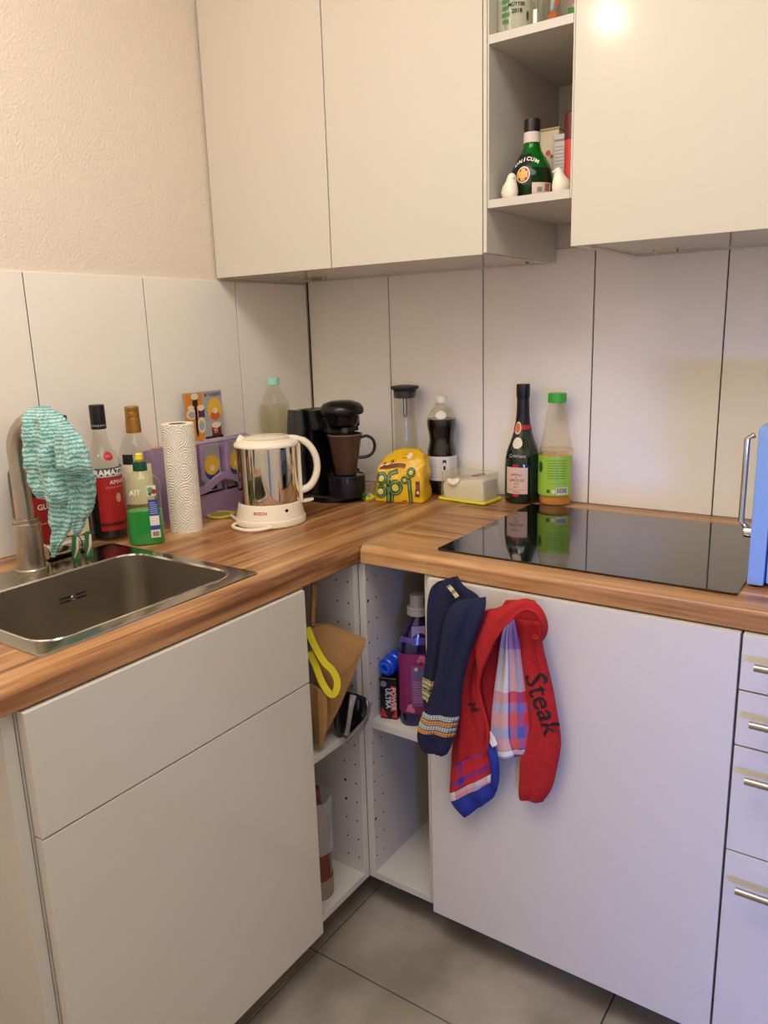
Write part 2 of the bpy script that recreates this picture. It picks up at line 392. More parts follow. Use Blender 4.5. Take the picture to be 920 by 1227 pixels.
# two narrow open corner shelf units
def pegs(t, plane, val, sgn, cols, z0, z1, label):
    b = B(); z = z0
    while z < z1:
        for k, c in enumerate(cols):
            r = .0024 if random.random() > .06 else .0038
            q = (c, val, z) if plane == 'y' else (val, c, z)
            b.disc(q, r, plane, 10)
            for rr in ():
                pass
        z += .05
    obj('peg_holes', b, DARK, t, world=True, kind='stuff', label=label)
t = thing('corner_shelf_unit', 'narrow open white shelf unit right of the sink cabinet, holding paper bags', 'shelf', (.31, -.718, 0))
obj('body', open_carcass(.018, .615, -.8205, -.6155, 'x', False), CARC, t, world=True)
obj('shelf', slab(.03, .612, -.8015, -.6345, .472, .490, .0008), CARC, t, world=True)
cab_legs(t, .12, .45, -.78, -.66)
pegs(t, 'y', -.6338, -1, (.567, .599), .135, .86, None)
t = thing('corner_shelf_unit', 'narrow open white shelf unit in the inner corner, holding purple detergent', 'shelf', (.71, -.3, 0))
obj('body', open_carcass(.6153, .8055, -.6152, -.018, 'y', False), CARC, t, world=True)
obj('shelf', slab(.6335, .787, -.612, -.03, .480, .498, .0008), CARC, t, world=True)
cab_legs(t, .66, .76, -.45, -.12)
pegs(t, 'x', .6336, 1, (-.607, -.575), .138, .86, None)
# hob unit
t = thing('base_cabinet', 'white base cabinet under the hob with one full-height door and towels', 'cabinet', (1.1, -.31, 0))
obj('body', open_carcass(.8065, 1.4025, -.612, -.018, 'y'), CARC, t, world=True)
obj('door', slab(.8075, 1.4015, -.636, -.616, ZB, .8775, .0016), WHITE, t, world=True)
cab_legs(t, .88, 1.34, -.45, -.12)
# drawer unit
t = thing('drawer_unit', 'white four-drawer cabinet with steel bar handles right of the hob', 'cabinet', (1.7, -.31, 0))
obj('body', open_carcass(1.404, 2.002, -.612, -.018, 'y'), CARC, t, world=True)
cab_legs(t, 1.47, 1.95, -.45, -.12)
zt = ZT-.0015
for h, hz_ in ((.1, .836), (.1, .737), (.2, .636), (.4, .427)):
    d = obj('drawer_front', slab(1.4055, 2.001, -.636, -.616, zt-h+.003, zt, .0016), WHITE, t, world=True)
    b = B(); b.tube([(1.43, -.667, hz_), (1.98, -.667, hz_)], .0062, 12)
    for x in (1.50, 1.93): b.tube([(x, -.667, hz_), (x, -.636, hz_)], .0045, 10)
    obj('handle', b, STEEL, d, world=True)
    zt -= h

# ================================================================ WORKTOPS
def edge_prof(front, back, z0=.881, z1=T, r=.013):
    """cross-section (across, z) with a rounded top front edge"""
    P = [(back, z0), (front+(.002 if front < back else -.002), z0)]
    s_ = 1 if front < back else -1
    P.append((front, z0+.002))
    for k in range(7):
        a = PI/2*k/6; P.append((front+s_*(r-r*math.cos(a)), z1-r+r*math.sin(a)))
    P.append((back, z1)); return P
wt = thing('worktop', 'walnut-look worktop length along the left wall carrying sink and kettle', 'worktop', (.315, -.75, .881))
b = B()
SX0, SX1, SY0, SY1 = .215, .548, -1.325, -.900     # sink cut-out
b.prism(edge_prof(.6295, SX1), 'y', -1.52, -.627)
b.prism([(SX1, .881), (.6295, .881), (.6295, T), (SX1, T)], 'y', -.627, -.001)
b.box(.001, SX0, -1.52, -.001, .881, T); b.box(SX0, SX1, -1.52, SY0, .881, T); b.box(SX0, SX1, SY1, -.001, .881, T)
obj('board', b, WOODY, wt, world=True, angle=25)
wt2 = thing('worktop', 'walnut-look worktop length along the back wall carrying the black hob', 'worktop', (1.3, -.3, .881))
b = B(); b.prism(edge_prof(-.6275, -.001), 'x', .6325, 2.06)
obj('board', b, WOODX, wt2, world=True, angle=25)
o = obj('joint_strip', slab(.6296, .6324, -.617, -.001, .885, T+.0006), M('joint_aluminium', 'b5a692', .4, .3), wt2, world=True, label='pale metal strip joining the two worktops')
# ================================================================ SINK
def rrect(x0, x1, y0, y1, r, n=6):
    P = []
    for cx, cy, a in ((x1-r, y1-r, 0), (x0+r, y1-r, PI/2), (x0+r, y0+r, PI), (x1-r, y0+r, 1.5*PI)):
        for k in range(n+1): P.append((cx+r*math.cos(a+PI/2*k/n), cy+r*math.sin(a+PI/2*k/n)))
    return P
t = thing('sink', 'square stainless steel sink let into the worktop beneath the tap', 'sink', (.345, -1.11, T))
def ring(x0, x1, y0, y1, r, z): return [(x, y, z) for x, y in rrect(x0, x1, y0, y1, r)]
b = B()
L_ = [ring(.113, .574, -1.346, -.878, .012, T+.0002), ring(.1135, .5735, -1.3455, -.8785, .0115, T+.002), ring(.116, .571, -1.343, -.881, .011, T+.003),
      ring(.222, .543, -1.320, -.904, .05, T+.003)]
b.loft(L_, caps=False); obj('rim', b, brushed('rim_steel', 'b0a795', .16, (200, 4, 4)), t, world=True)
b = B()
L_ = [ring(.222, .543, -1.320, -.904, .05, T+.003), ring(.2228, .5422, -1.3192, -.9048, .05, T+.0045), ring(.2252, .5398, -1.3168, -.9072, .048, T+.0042), ring(.2265, .5385, -1.3155, -.9085, .047, T+.001)]
b.loft(L_, caps=False); obj('bowl_lip', b, M('polished_lip', 'eeeae2', .12, 1), t, world=True)
b = B()
L_ = [ring(.2265, .5385, -1.3155, -.9085, .047, T+.001), ring(.229, .536, -1.313, -.911, .046, .76), ring(.235, .530, -1.307, -.917, .042, .742), ring(.25, .515, -1.292, -.932, .035, .737)]
b.loft(L_, caps=False); b.bm.faces.new([v for v in b.bm.verts if abs(v.co.z-.737) < 1e-5][:28])
obj('bowl', b, SINKM, t, world=True, recalc=False, solid=0)
b = B()
for y in (-1.082, -1.045):
    for z in (.862, .870): b.prism(rrect(y-.012, y+.012, z-.0017, z+.0017, .0016, 3), 'x', .2272, .2284)
obj('overflow_slots', b, DARK, t, world=True)
b = B(); b.lathe([(0, .003), (.004, .002), (.005, 0)], 12); b.xf(Matrix.Translation((.2285, -1.0635, .866)) @ Matrix.Rotation(PI/2, 4, 'Y')); obj('overflow_screw', b, CHROME, t, world=True)
b = B(); b.lathe([(.045, 0), (.043, .003), (.03, .0015), (0, .001)], 24, (.38, -1.11, .7375)); obj('drain', b, CHROME, t, world=True)
# ---------------------------------------------------------------- tap
tx, ty = .157, -1.100
t = thing('tap', 'brushed steel swan-neck tap standing on the back ledge of the sink', 'tap', (tx, ty, T+.003))
b = B(); b.lathe([(0, 0), (.0315, 0), (.0315, .007), (.0295, .009), (0, .009)], 32); obj('base', b, STEEL, t)
b = B(); b.lathe([(.0265, .009), (.0265, .099), (.0255, .101), (.0215, .1015), (.0215, .104), (.0235, .105), (.0235, .109), (.022, .110), (0, .110)], 32); obj('body', b, STEEL, t)
arc = [(0, 0, .105), (0, 0, .18), (0, 0, .245)]
for k in range(1, 15):
    a = PI*k/14; arc.append((.060-.060*math.cos(a), 0, .245+.062*math.sin(a)))
arc.append((.120, 0, .215))
b = B(); b.tube(arc, .0172, 20); b.xf(Matrix.Rotation(.35, 4, 'Z')); obj('spout', b, STEEL, t)

# ================================================================ WALL CABINETS
ZU, ZUT = 1.527, 2.327
def wall_cab(t, x0, x1):
    b = B(); tn = .018
    b.box(x0, x0+tn, -.360, -.004, ZU, ZUT, .0008, 1); b.box(x1-tn, x1, -.360, -.004, ZU, ZUT, .0008, 1)
    b.box(x0+tn, x1-tn, -.360, -.004, ZU+.004, ZU+.004+tn); b.box(x0+tn, x1-tn, -.360, -.004, ZUT-tn, ZUT); b.box(x0+tn, x1-tn, -.01, -.004, ZU, ZUT)
    obj('body', b, M('cabinet_carcass_gloss', 'cfc9bd', .12), t, world=True)
def slot(t, x):
    b = B(); P = rrect(x-.026, x+.026, -.098, -.080, .004, 3)
    Q = rrect(x-.022, x+.022, -.0945, -.0835, .003, 3)
    b.loft([[(px, py, ZU+.004) for px, py in P], [(px, py, ZU-.003) for px, py in P], [(px, py, ZU-.003) for px, py in Q], [(px, py, ZU+.002) for px, py in Q]], caps=False)
    s_ = obj('cable_outlet', b, STEEL, t, world=True)
    obj('slot', B().box(x-.021, x+.021, -.094, -.084, ZU-.0015, ZU+.001), DARK, s_, world=True)
t = thing('wall_cabinet', 'cream-white two-door wall cabinet in the corner above the coffee machine', 'cabinet', (.4, -.19, ZU))
wall_cab(t, .002, .803)
for a, b_ in ((.0015, .3935), (.3965, .8025)): obj('door', slab(a, b_, -.381, -.362, ZU-.001, ZUT, .0014), WHITE, t, world=True)
slot(t, .118); slot(t, .75)
o = obj('filler_panel', slab(.8045, .8125, -.380, -.004, ZU+.002, ZUT, .0006), WHITE, t, world=True)
t = thing('wall_shelf_unit', 'narrow open wall shelf unit between the two wall cabinets holding a green bottle', 'shelf', (.905, -.19, 1.617))
b = B(); b.box(.8135, .8165, -.378, -.004, 1.617, ZUT); b.box(.9935, .9965, -.378, -.004, 1.617, ZUT); b.box(.8165, .9935, -.012, -.004, 1.617, ZUT); b.box(.8165, .9935, -.378, -.004, ZUT-.016, ZUT)
obj('body', b, CARC, t, world=True)
for z in (1.617, 1.926): obj('shelf_board', slab(.8167, .9933, -.3795, -.0125, z, z+.0165, .0006), CARC, t, world=True)
t = thing('wall_cabinet', 'cream-white single-door wall cabinet above the hob with lamp glare', 'cabinet', (1.3, -.19, ZU))
wall_cab(t, .9985, 1.60)
obj('door', slab(.998, 1.6005, -.381, -.362, ZU-.001, ZUT, .0014), WHITE, t, world=True)
slot(t, 1.105); slot(t, 1.45)

# ================================================================ HOB, MICROWAVE
t = thing('hob', 'flat black glass induction hob set into the right worktop', 'hob', (1.088, -.33, T))
b = B(); b.prism(rrect(.794, 1.382, -.574, -.088, .006, 4), 'z', T+.0003, T+.0045, .001); obj('glass_plate', b, BLACKGL, t, world=True)
b = B()
for cx, cy, R in ((.94, -.44, .09), (.94, -.2, .072), (1.24, -.44, .072), (1.24, -.2, .09)):
    n = 40
    for k in range(0, n, 10):
        q = [Vector((cx+(R+d)*math.cos(2*PI*(k+j*.35)/n), cy+(R+d)*math.sin(2*PI*(k+j*.35)/n), T+.0047)) for d, j in ((0, 0), (0, 1), (.0008, 1), (.0008, 0))]
        b.bm.faces.new([b.bm.verts.new(p) for p in q])
obj('zone_marks', b, M('hob_print', '2a2a2c', .3), t, world=True, label='faint ring marks of the cooking zones', kind='stuff')
MWB = M('pale_blue_enamel', '80a2dc', .3)
t = thing('microwave', 'pale blue microwave oven seen edge-on at the right beside the hob', 'microwave', (1.62, -.32, T))
obj('body', slab(1.4135, 1.86, -.509, -.13, T+.006, 1.196, .008), MWB, t, world=True)
dr = obj('door', slab(1.385, 1.4125, -.512, -.128, T+.003, 1.198, .005, ), MWB, t, world=True)
b = B(); b.tube([(1.377, -.492, 1.018), (1.366, -.492, 1.03), (1.366, -.492, 1.175), (1.377, -.492, 1.182)], .0052, 12); obj('handle', b, CHROME, dr, world=True)
b = B(); b.lathe([(0, 0), (.010, 0), (.0105, .004), (.0095, .012), (.006, .014), (0, .014)], 20); b.xf(Matrix.Translation((1.385, -.492, 1.012)) @ Matrix.Rotation(-PI/2, 4, 'Y')); obj('handle_foot', b, CHROME, dr, world=True)
obj('window', slab(1.3835, 1.3852, -.455, -.18, .985, 1.15), BLACKGL, dr, world=True)
obj('top_vent', slab(1.43, 1.84, -.49, -.15, 1.1962, 1.199, .001), M('vent_grey', '6d6a68', .5), t, world=True)
for x in (1.44, 1.83):
    for y in (-.48, -.16): b = B(); b.lathe([(0, 0), (.012, 0), (.012, .0065), (0, .0065)], 12, (x, y, T+.0003)); obj('foot', b, BLACKM, t, world=True)

# ================================================================ BOTTLES AND THINGS ON THE WORKTOP
def on_top(x, y, z=T+.0003): return (x, y, z)
def bottle(name, label, cat, p, prof, mat, turn=0, n=36, group=None):
    t = thing(name, label, cat, p, face(p, turn)); b = B(); b.lathe(prof, n); obj('glass_body' if cat != 'plastic bottle' else 'bottle_body', b, mat, t); return t
def liquid(t, prof, z1, mat, inset=.0022, z0=.004, n=32):
    f = prof_R(prof); P = [(0, z0)]; k = 14
    for i in range(k+1):
        z = z0+(z1-z0)*i/k; P.append((max(f(z)-inset, .002), z))
    P.append((0, z1)); b = B(); b.lathe(P, n); return obj('liquid', b, mat, t)
GOLDC = M('gold_foil', 'a97a3c', .35, .7); REDL = M('red_label', 'a51717', .5); NAVYL = M('navy_label', '20243f', .5)
CREAML = M('cream_label', 'e9dcb6', .6); WINK = M('white_ink', 'f1ece2', .6); REDINK = M('red_ink', 'b3202a', .6)

# red-brown aperitif bottle with black screw cap
pr = smooth([(.034, 0), (.0385, .004), (.0395, .02), (.0395, .10), (.0393, .165), (.036, .188), (.026, .207), (.0185, .225), (.0150, .25), (.0142, .29)], 3)
pr = [(0, .002)]+pr
t = bottle('liqueur_bottle', 'amaro bottle with red label and black screw cap behind the washing-up liquid', 'bottle', on_top(.062, -.842), pr, GLASS, .12)
f = prof_R(pr)
liquid(t, pr, .128, M('dark_amaro', '140a08', .15))
b = cap_ribbed(.0165, .256, .311); obj('cap', b, M('black_cap', '121214', .35), t)
b = B(); b.lathe([(.0168, .2625), (.0168, .2665)], 32); obj('cap_band', b, M('grey_print', '8e8f98', .4), t)
lb = patch(f, .024, .150, -.62, 1.9, REDL, t, label='red paper label')
patch(f, .1475, .170, -.64, 1.9, M('slate_label', '4b5263', .5), lb, name='name_panel')
patch(f, .150, .1515, -.64, 1.9, WINK, lb, name='rule', eps=.0008)
patch(f, .035, .043, -.60, 1.9, M('dark_red_label', '4d0a0e', .5), lb, name='stripe', eps=.0008)
text_round('RAMAZZOTTI', .0185, f, .159, .74, WINK, lb, offset=.0006)
text_round('AMARO', .014, f, .136, .74, WINK, lb, tilt=.0, arc=.0)
text_round('FELSINA RAMAZZOTTI', .0065, f, .1245, .70, M('salmon_ink', 'd98f7c', .6), lb)
patch(f, .088, .110, .42, .74, M('medal_print', 'c79a72', .5), lb, name='medal', eps=.0009, shape=1)
sl = patch(f, .186, .206, -.05, .62, REDINK, t, name='seal', eps=.001, shape=1, label='round red seal on the shoulder')
text_round('1815', .007, f, .196, .28, M('salmon_ink', 'd98f7c'), sl, eps=.0016)

# gold-capped bottle
pr = [(0, .002)]+smooth([(.034, 0), (.039, .004), (.040, .02), (.040, .17), (.0385, .192), (.030, .215), (.0195, .232), (.0160, .25), (.0152, .28)], 3)
t = bottle('liqueur_bottle', 'clear bottle with gold cap standing against the wall behind the washing-up liquid', 'bottle', on_top(.068, -.752), pr, GLASS, 0)
f = prof_R(pr)
b = B(); b.lathe([(0, .2995), (.0145, .2995), (.0165, .297), (.0165, .289), (.0157, .287), (.0165, .285), (.0168, .275), (.0160, .272), (.0170, .270), (.0178, .238), (.0168, .237)], 32); obj('cap', b, GOLDC, t)
lb = patch(f, .05, .165, -.9, .9, CREAML, t, label='cream paper label')
patch(f, .166, .19, -.9, -.2, M('black_label', '15161b', .5), t, name='neck_label')
patch(f, .05, .07, -.9, .9, GOLDC, lb, name='gold_band', eps=.0008)
liquid(t, pr, .13, M('pale_spirit', 'c6b183', .1))

# brown-gold bottle with cream label, half behind the cloth
pr = [(0, .002)]+smooth([(.034, 0), (.0375, .004), (.0385, .02), (.0385, .165), (.036, .186), (.024, .21), (.0165, .23), (.0145, .25), (.0142, .285)], 3)
t = bottle('wine_bottle', 'olive glass bottle with cream label and black cap, half hidden by the teal cloth', 'bottle', on_top(.058, -.936), pr, M('olive_glass', '4a4420', .08, coat=.3), 0)
f = prof_R(pr)
b = cap_ribbed(.0158, .25, .296); obj('cap', b, M('black_cap', '121214', .35), t)
lb = patch(f, .035, .12, -1.0, 1.1, CREAML, t, label='cream label with small brown drawing')
for z, a in ((.075, .75), (.066, .62), (.08, .9), (.1, .5)): patch(f, z, z+.012, a, a+.11, M('brown_ink', '5a3318', .7), lb, name='drawing', eps=.0008, n=4, m=2)

# mulled wine bottle, red label
pr = [(0, .002)]+smooth([(.036, 0), (.0405, .004), (.041, .02), (.041, .165), (.038, .19), (.024, .215), (.0165, .235), (.0145, .255), (.0142, .28)], 3)
t = bottle('wine_bottle', 'dark mulled wine bottle with red label directly behind the tap', 'bottle', on_top(.052, -1.020), pr, M('dark_wine_glass', '1d0d0c', .06, coat=.3), 0)
f = prof_R(pr)
lb = patch(f, .03, .135, -1.1, 2.4, REDL, t, label='red label with white lettering')
text_round('GLÜHWEIN', .0165, f,   .112, 1.22, WINK, lb, offset=.0004)
patch(f, .045, .06, -.6, .2, CREAML, lb, name='panel', eps=.0008)
patch(f, .075, .078, -.8, .6, M('salmon_ink', 'd98f7c'), lb, name='line', eps=.0008)
b = B(); b.lathe([(0, .29), (.015, .29), (.0158, .287), (.0158, .245), (.0148, .244)], 28); obj('cap', b, REDL, t)

# steel tube lying behind the tap, and two small sachets
o = thing('steel_tin', 'shiny steel tin lying on its side behind the tap', 'tin', on_top(.1105, -.995, T+.0033), 0)
b = B(); b.lathe([(0, -.046), (.0165, -.046), (.0175, -.044), (.0175, .028), (.0165, .030), (.0165, .040), (.0175, .042), (.0175, .046), (.0165, .047), (0, .047)], 28); b.xf(Matrix.Translation((0, 0, .018)) @ Matrix.Rotation(PI/2, 4, 'X') ); obj('can', b, STEELP, o)
b = B(); b.lathe([(.0177, -.034), (.0177, -.0315)], 28); b.xf(Matrix.Translation((0, 0, .018)) @ Matrix.Rotation(PI/2, 4, 'X')); obj('band', b, BLACKM, o)
SACH = M('sachet_green', '2f7b46', .35); 
for i, (x, y, lab) in enumerate(((.168, -1.006, 'small green and white sachet standing on the sink ledge, nearer the tap'), (.172, -.978, 'small green and white sachet standing on the sink ledge, nearer the washing-up liquid'))):
    p = on_top(x, y, T+.0036); t = thing('sachet', lab, 'sachet', p, face(p, .3), 'sachets on the sink ledge')
    b = B(); b.loft([[(-.0075, -.0045, 0), (.0075, -.0045, 0), (.0075, .0045, 0), (-.0075, .0045, 0)], [(-.008, -.004, .02), (.008, -.004, .02), (.008, .004, .02), (-.008, .004, .02)], [(-.004, -.0008, .054), (.009, -.0008, .056), (.009, .0008, .056), (-.004, .0008, .054)]])
    obj('wrapper', b, SACH, t)
    b = B(); b.loft([[(-.0075, -.005, .006), (-.003, -.005, .006)], [(.000, -.0042, .024), (.006, -.0042, .024)], [(.004, -.0018, .048), (.0085, -.0018, .048)]], closed=False); obj('stripe', b, PAPER, t, solid=.0004)
    b = B(); b.loft([[(-.003, -.0052, .008), (-.0015, -.0052, .008)], [(.006, -.0044, .024), (.0072, -.0044, .024)], [(.0072, -.003, .038), (.0082, -.003, .038)]], closed=False); obj('orange_stripe', b, M('orange_print', 'd5802a', .5), t, solid=.0004)

# washing-up liquid
p = on_top(.186, -.836); t = thing('dish_soap_bottle', 'clear flat bottle of green washing-up liquid with yellow tip beside the sink', 'plastic bottle', p, face(p, -.10))
def oval(z, w, d, n=32, e=2.6):
    P = []
    for i in range(n):
        a = 2*PI*i/n; c, s_ = math.cos(a), math.sin(a)
        P.append((w*math.copysign(abs(c)**(2/e), c), d*math.copysign(abs(s_)**(2/e), s_), z))
    return P
def oval_w(z):
    K = [(0, .035), (.004, .0395), (.03, .0405), (.09, .039), (.112, .0385), (.128, .0405), (.145, .0385), (.158, .026), (.168, .0165), (.173, .0135)]
    for (a, x), (c, y) in zip(K, K[1:]):
        if z <= c: return x+(y-x)*(z-a)/(c-a)
    return .0135
zz = [0, .004, .012]+[.02+.004*k for k in range(20)]+[.104, .112, .12, .128, .136, .145, .152, .158, .163, .168, .173]
b = B(); b.loft([oval(z, oval_w(z)-(.0006 if 2 < i < 22 and i % 2 else 0), oval_w(z)*(.62 if z < .15 else .8), 32, 2.6 if z < .16 else 2) for i, z in enumerate(zz)]); bo = obj('bottle_body', b, glass('soap_pet', 'f4f8ee', .03, .06), t)
b = B(); b.loft([oval(z, oval_w(z)-.0018, (oval_w(z)-.0018)*.60) for z in (.002, .006, .02, .04, .06, .0785)]); obj('liquid', b, M('green_soap', '0f9c38', .15, sss=.3), t)
b = B(); b.lathe([(0, .168), (.0150, .168), (.0158, .170), (.0150, .185), (.0145, .1875), (.006, .188), (0, .188)], 24); obj('cap', b, M('dark_green_cap', '0d4a35', .4), t)
b = B(); b.lathe([(.005, .187), (.0055, .192), (.0085, .193), (.0088, .197), (.0078, .199), (.0082, .204), (.0065, .2065), (0, .2068)], 20); obj('pull_tip', b, M('yellow_tip', 'f0dd2e', .35), t)
def flat_label(name, x0, x1, z0, z1, mat, par, y=-.0262, bow=.012):
    b = B(); b.loft([[(x, y+bow*(x/.04)**4*1.0, z) for x in [x0+(x1-x0)*k/6 for k in range(7)]] for z in [z0+(z1-z0)*k/4 for k in range(5)]], closed=False)
    return obj(name, b, mat, par)
lb = flat_label('label', .012, .033, .018, .105, M('blue_label', '2b4590', .4), t, -.0262, .008)
flat_label('white_panel', .0125, .0325, .046, .068, PAPER, lb, -.0267, .008); bc = flat_label('barcode_panel', .0125, .0325, .018, .036, PAPER, lb, -.0267, .008)
for k in range(8): flat_label('bar', .016+.0018*k, .0168+.0018*k+(.0004 if k % 3 else 0), .021, .032, INK, bc, -.0270, .008)
for k in range(6): flat_label('print_line', .0145, .0305-(.004 if k == 5 else 0), .073+.0048*k, .0748+.0048*k, M('pale_blue_ink', 'a9b8e0', .5), lb, -.0267, .008)
sl = flat_label('badge', .012, .031, .1135, .137, PAPER, t, -.0262, .006); 
for (x, z, r, m_) in ((.019, .128, .006, M('badge_green', '58a862', .5)), (.0265, .1235, .0055, REDINK), (.0175, .1185, .004, M('badge_teal', '1f6f6a', .5))):
    obj('badge_print', B().disc((x, -.0268, z), r, 'y', 16), m_, sl)
text_flat('AIT', .016, Matrix.Translation((-.014, -.0262, .1225)) @ Matrix.Rotation(PI/2, 4, 'X'), WINK, t, offset=.0004)

# kitchen roll
p = on_top(.172, -.707); t = thing('paper_towel_roll', 'white embossed kitchen paper roll standing on end beside the purple dispenser', 'paper roll', p, face(p))
m = D.materials.new('embossed_paper'); m.use_nodes = True; nt = m.node_tree; bs = nt.nodes['Principled BSDF']; bs.inputs['Base Color'].default_value = lin('ece5d6'); bs.inputs['Roughness'].default_value = .95
tc = nt.nodes.new('ShaderNodeTexCoord'); vo = nt.nodes.new('ShaderNodeTexVoronoi'); vo.inputs['Scale'].default_value = 24
mp = nt.nodes.new('ShaderNodeMapping'); mp.inputs['Scale'].default_value = (1, 1, 1.05); nt.links.new(tc.outputs['UV'], mp.inputs['Vector']); nt.links.new(mp.outputs[0], vo.inputs['Vector'])
vo.inputs['Scale'].default_value = 1.0; vo.inputs['Randomness'].default_value = .35; vo.voronoi_dimensions = '2D'
mu = nt.nodes.new('ShaderNodeMath'); mu.operation = 'MULTIPLY'; mu.inputs[1].default_value = 46; nt.links.new(vo.outputs['Distance'], mu.inputs[0])
si = nt.nodes.new('ShaderNodeMath'); si.operation = 'SINE'; nt.links.new(mu.outputs[0], si.inputs[0])
bu = nt.nodes.new('ShaderNodeBump'); bu.inputs['Strength'].default_value = .55; bu.inputs['Distance'].default_value = .0016; nt.links.new(si.outputs[0], bu.inputs['Height']); nt.links.new(bu.outputs[0], bs.inputs['Normal'])
b = B(); uv = b.bm.loops.layers.uv.new('UVMap'); n = 48; R = .0378
rings = [[b.bm.verts.new((R*math.sin(2*PI*i/n), -R*math.cos(2*PI*i/n), z)) for i in range(n)] for z in (0, .13, .257)]
for a in (0, 1):
    for i in range(n):
        fc = b.bm.faces.new((rings[a][i], rings[a][(i+1) % n], rings[a+1][(i+1) % n], rings[a+1][i]))
        for l, (u_, v_) in zip(fc.loops, ((i, a), (i+1, a), (i+1, a+1), (i, a+1))): l[uv].uv = (u_/n*6, v_*2.9)
obj('paper', b, m, t)
b = B(); b.lathe([(.0378, .257), (.036, .2585), (.021, .2575), (.0195, .2565)], 40); obj('paper_end', b, M('paper_edge', 'e8dfcd', .95, bump=(400, .5, .001)), t)
b = B(); b.lathe([(.0205, 0), (.0205, .2575), (.0192, .2575), (.0192, .002)], 32); obj('card_core', b, M('brown_card', '8b6f50', .9), t)

# purple capsule dispenser
PURP = M('purple_plastic', 'a287ae', .4); PURPD = PURP
t = thing('capsule_dispenser', 'purple plastic capsule dispenser with open columns standing against the left wall', 'dispenser', (.067, -.555, T))
x0, x1, y0, y1 = .004, .132, -.682, -.428
cols = [y0+.002, -.603, -.514, y1-.004]
for y, nm in ((y0, 'side_panel'), (y1-.003, 'side_panel')):
    b = B(); b.prism([(x0, T+.0005), (x1-.012, T+.0005), (x1, T+.015), (x1-.02, T+.075), (x1-.006, T+.11), (x1, T+.195), (x1-.02, T+.200), (x0, T+.178)], 'y', y, y+.003); obj(nm, b, PURP, t, world=True)
obj('back_panel', slab(x0, x0+.003, y0+.003, y1-.003, T+.0005, T+.178), PURP, t, world=True)
obj('bottom', slab(x0+.003, x1-.014, y0+.003, y1-.003, T+.0005, T+.004), PURP, t, world=True)
obj('top_plate', slab(x0+.003, .055, y0+.003, y1-.003, T+.174, T+.178), PURP, t, world=True)
for y in cols[1:3]:
    b = B(); b.prism([(x0+.003, T+.004), (x1-.02, T+.004), (x1-.016, T+.06), (x1-.01, T+.11), (x1-.003, T+.192), (x0+.003, T+.174)], 'y', y-.0015, y+.0015); obj('divider', b, PURP, t, world=True)
    obj('divider_edge', slab(x1-.008, x1-.0005, y-.006, y+.006, T+.10, T+.193, .001, 1), PURP, t, world=True)
b = B(); P = []
for k in range(25):
    u_ = k/24; y = y0+.001+(y1-y0-.002)*u_; P.append((x1-.004, y, T+.088+.013*math.cos(u_*2*PI*1.6+.35)))
loops = [[(q[0]-.006, q[1], q[2]-.009), (q[0]+.004, q[1], q[2]-.009), (q[0]+.004, q[1], q[2]+.009), (q[0]-.006, q[1], q[2]+.009)] for q in P]
b.loft(loops); obj('wavy_rail', b, PURP, t, world=True)
b = B(); b.tube([(x1-.004, y0+.001, T+.193), (x1-.004, y1-.001, T+.193)], .0042, 8); obj('top_rail', b, PURP, t, world=True)
b = B(); b.loft([[(x1-.018, y, T+.004), (x1-.010, y, T+.06), (x1-.013, y, T+.06), (x1-.021, y, T+.004)] for y in (y0+.004, y1-.004)]); obj('bin_front', b, PURP, t, world=True)
ORA = M('print_orange', 'dd8a2c', .5); YEL = M('print_yellow', 'e9b93a', .5); BLU = M('print_blue', '2b4a78', .5); BRN = M('print_brown', '8a5a34', .5); MAR = M('print_maroon', '7a1f26', .5)
GREYP = M('print_grey', 'a9a9a6', .5); BLK = M('print_black', '1d1a1c', .5); PCR = M('print_cream', 'ecd9b8', .5); VIO = M('print_violet', '4a3560', .5)
def ell(cy, cz, ry, rz, x, n=20):
    b = B(); b.bm.faces.new([b.bm.verts.new((x, cy+ry*math.cos(2*PI*k/n), cz+rz*math.sin(2*PI*k/n))) for k in range(n)]); return b
for i, (a, c) in enumerate(zip(cols, cols[1:])):
    ym = (a+c)/2; w_ = (c-a)/2-.011
    lab = ('capsule pack with orange print in the dispenser column behind the kitchen roll', 'grey capsule pack with yellow and blue print in the middle dispenser column', 'grey capsule pack with yellow and blue print in the dispenser column behind the kettle')[i]
    k = thing('capsule_pack', lab, 'pack', (.07, ym, T+.06), 0, 'capsule packs in the dispenser')
    xf = x1-.019
    obj('sleeve', slab(.02, xf, ym-w_, ym+w_, T+.064, T+.186, .001, 1), GREYP if i else ORA, k, world=True)
    s_ = T+.06
    if i:
        obj('print_blue_cup', ell(ym+.002, s_+.055, w_*.72, .022, xf+.0004), BLU, k, world=True); obj('print_yellow_round', ell(ym+.002, s_+.072, w_*.78, .026, xf+.0008), YEL, k, world=True)
        obj('print_white_mark', ell(ym+.003, s_+.064, w_*.25, .008, xf+.0012), PCR, k, world=True); obj('print_small_cup', slab(xf, xf+.0006, ym-.006, ym+.014, s_+.008, s_+.022), BLK, k, world=True)
        obj('print_small_foam', ell(ym+.004, s_+.023, .012, .006, xf+.0009), PCR, k, world=True)
    else:
        obj('print_dark_band', slab(xf, xf+.0006, ym+.004, ym+w_*.95, s_+.02, s_+.115), BLK, k, world=True); obj('print_yellow_round', ell(ym-.004, s_+.07, .012, .018, xf+.0009), YEL, k, world=True); obj('print_cream_mark', ell(ym+.004, s_+.04, .014, .01, xf+.0011), PCR, k, world=True)
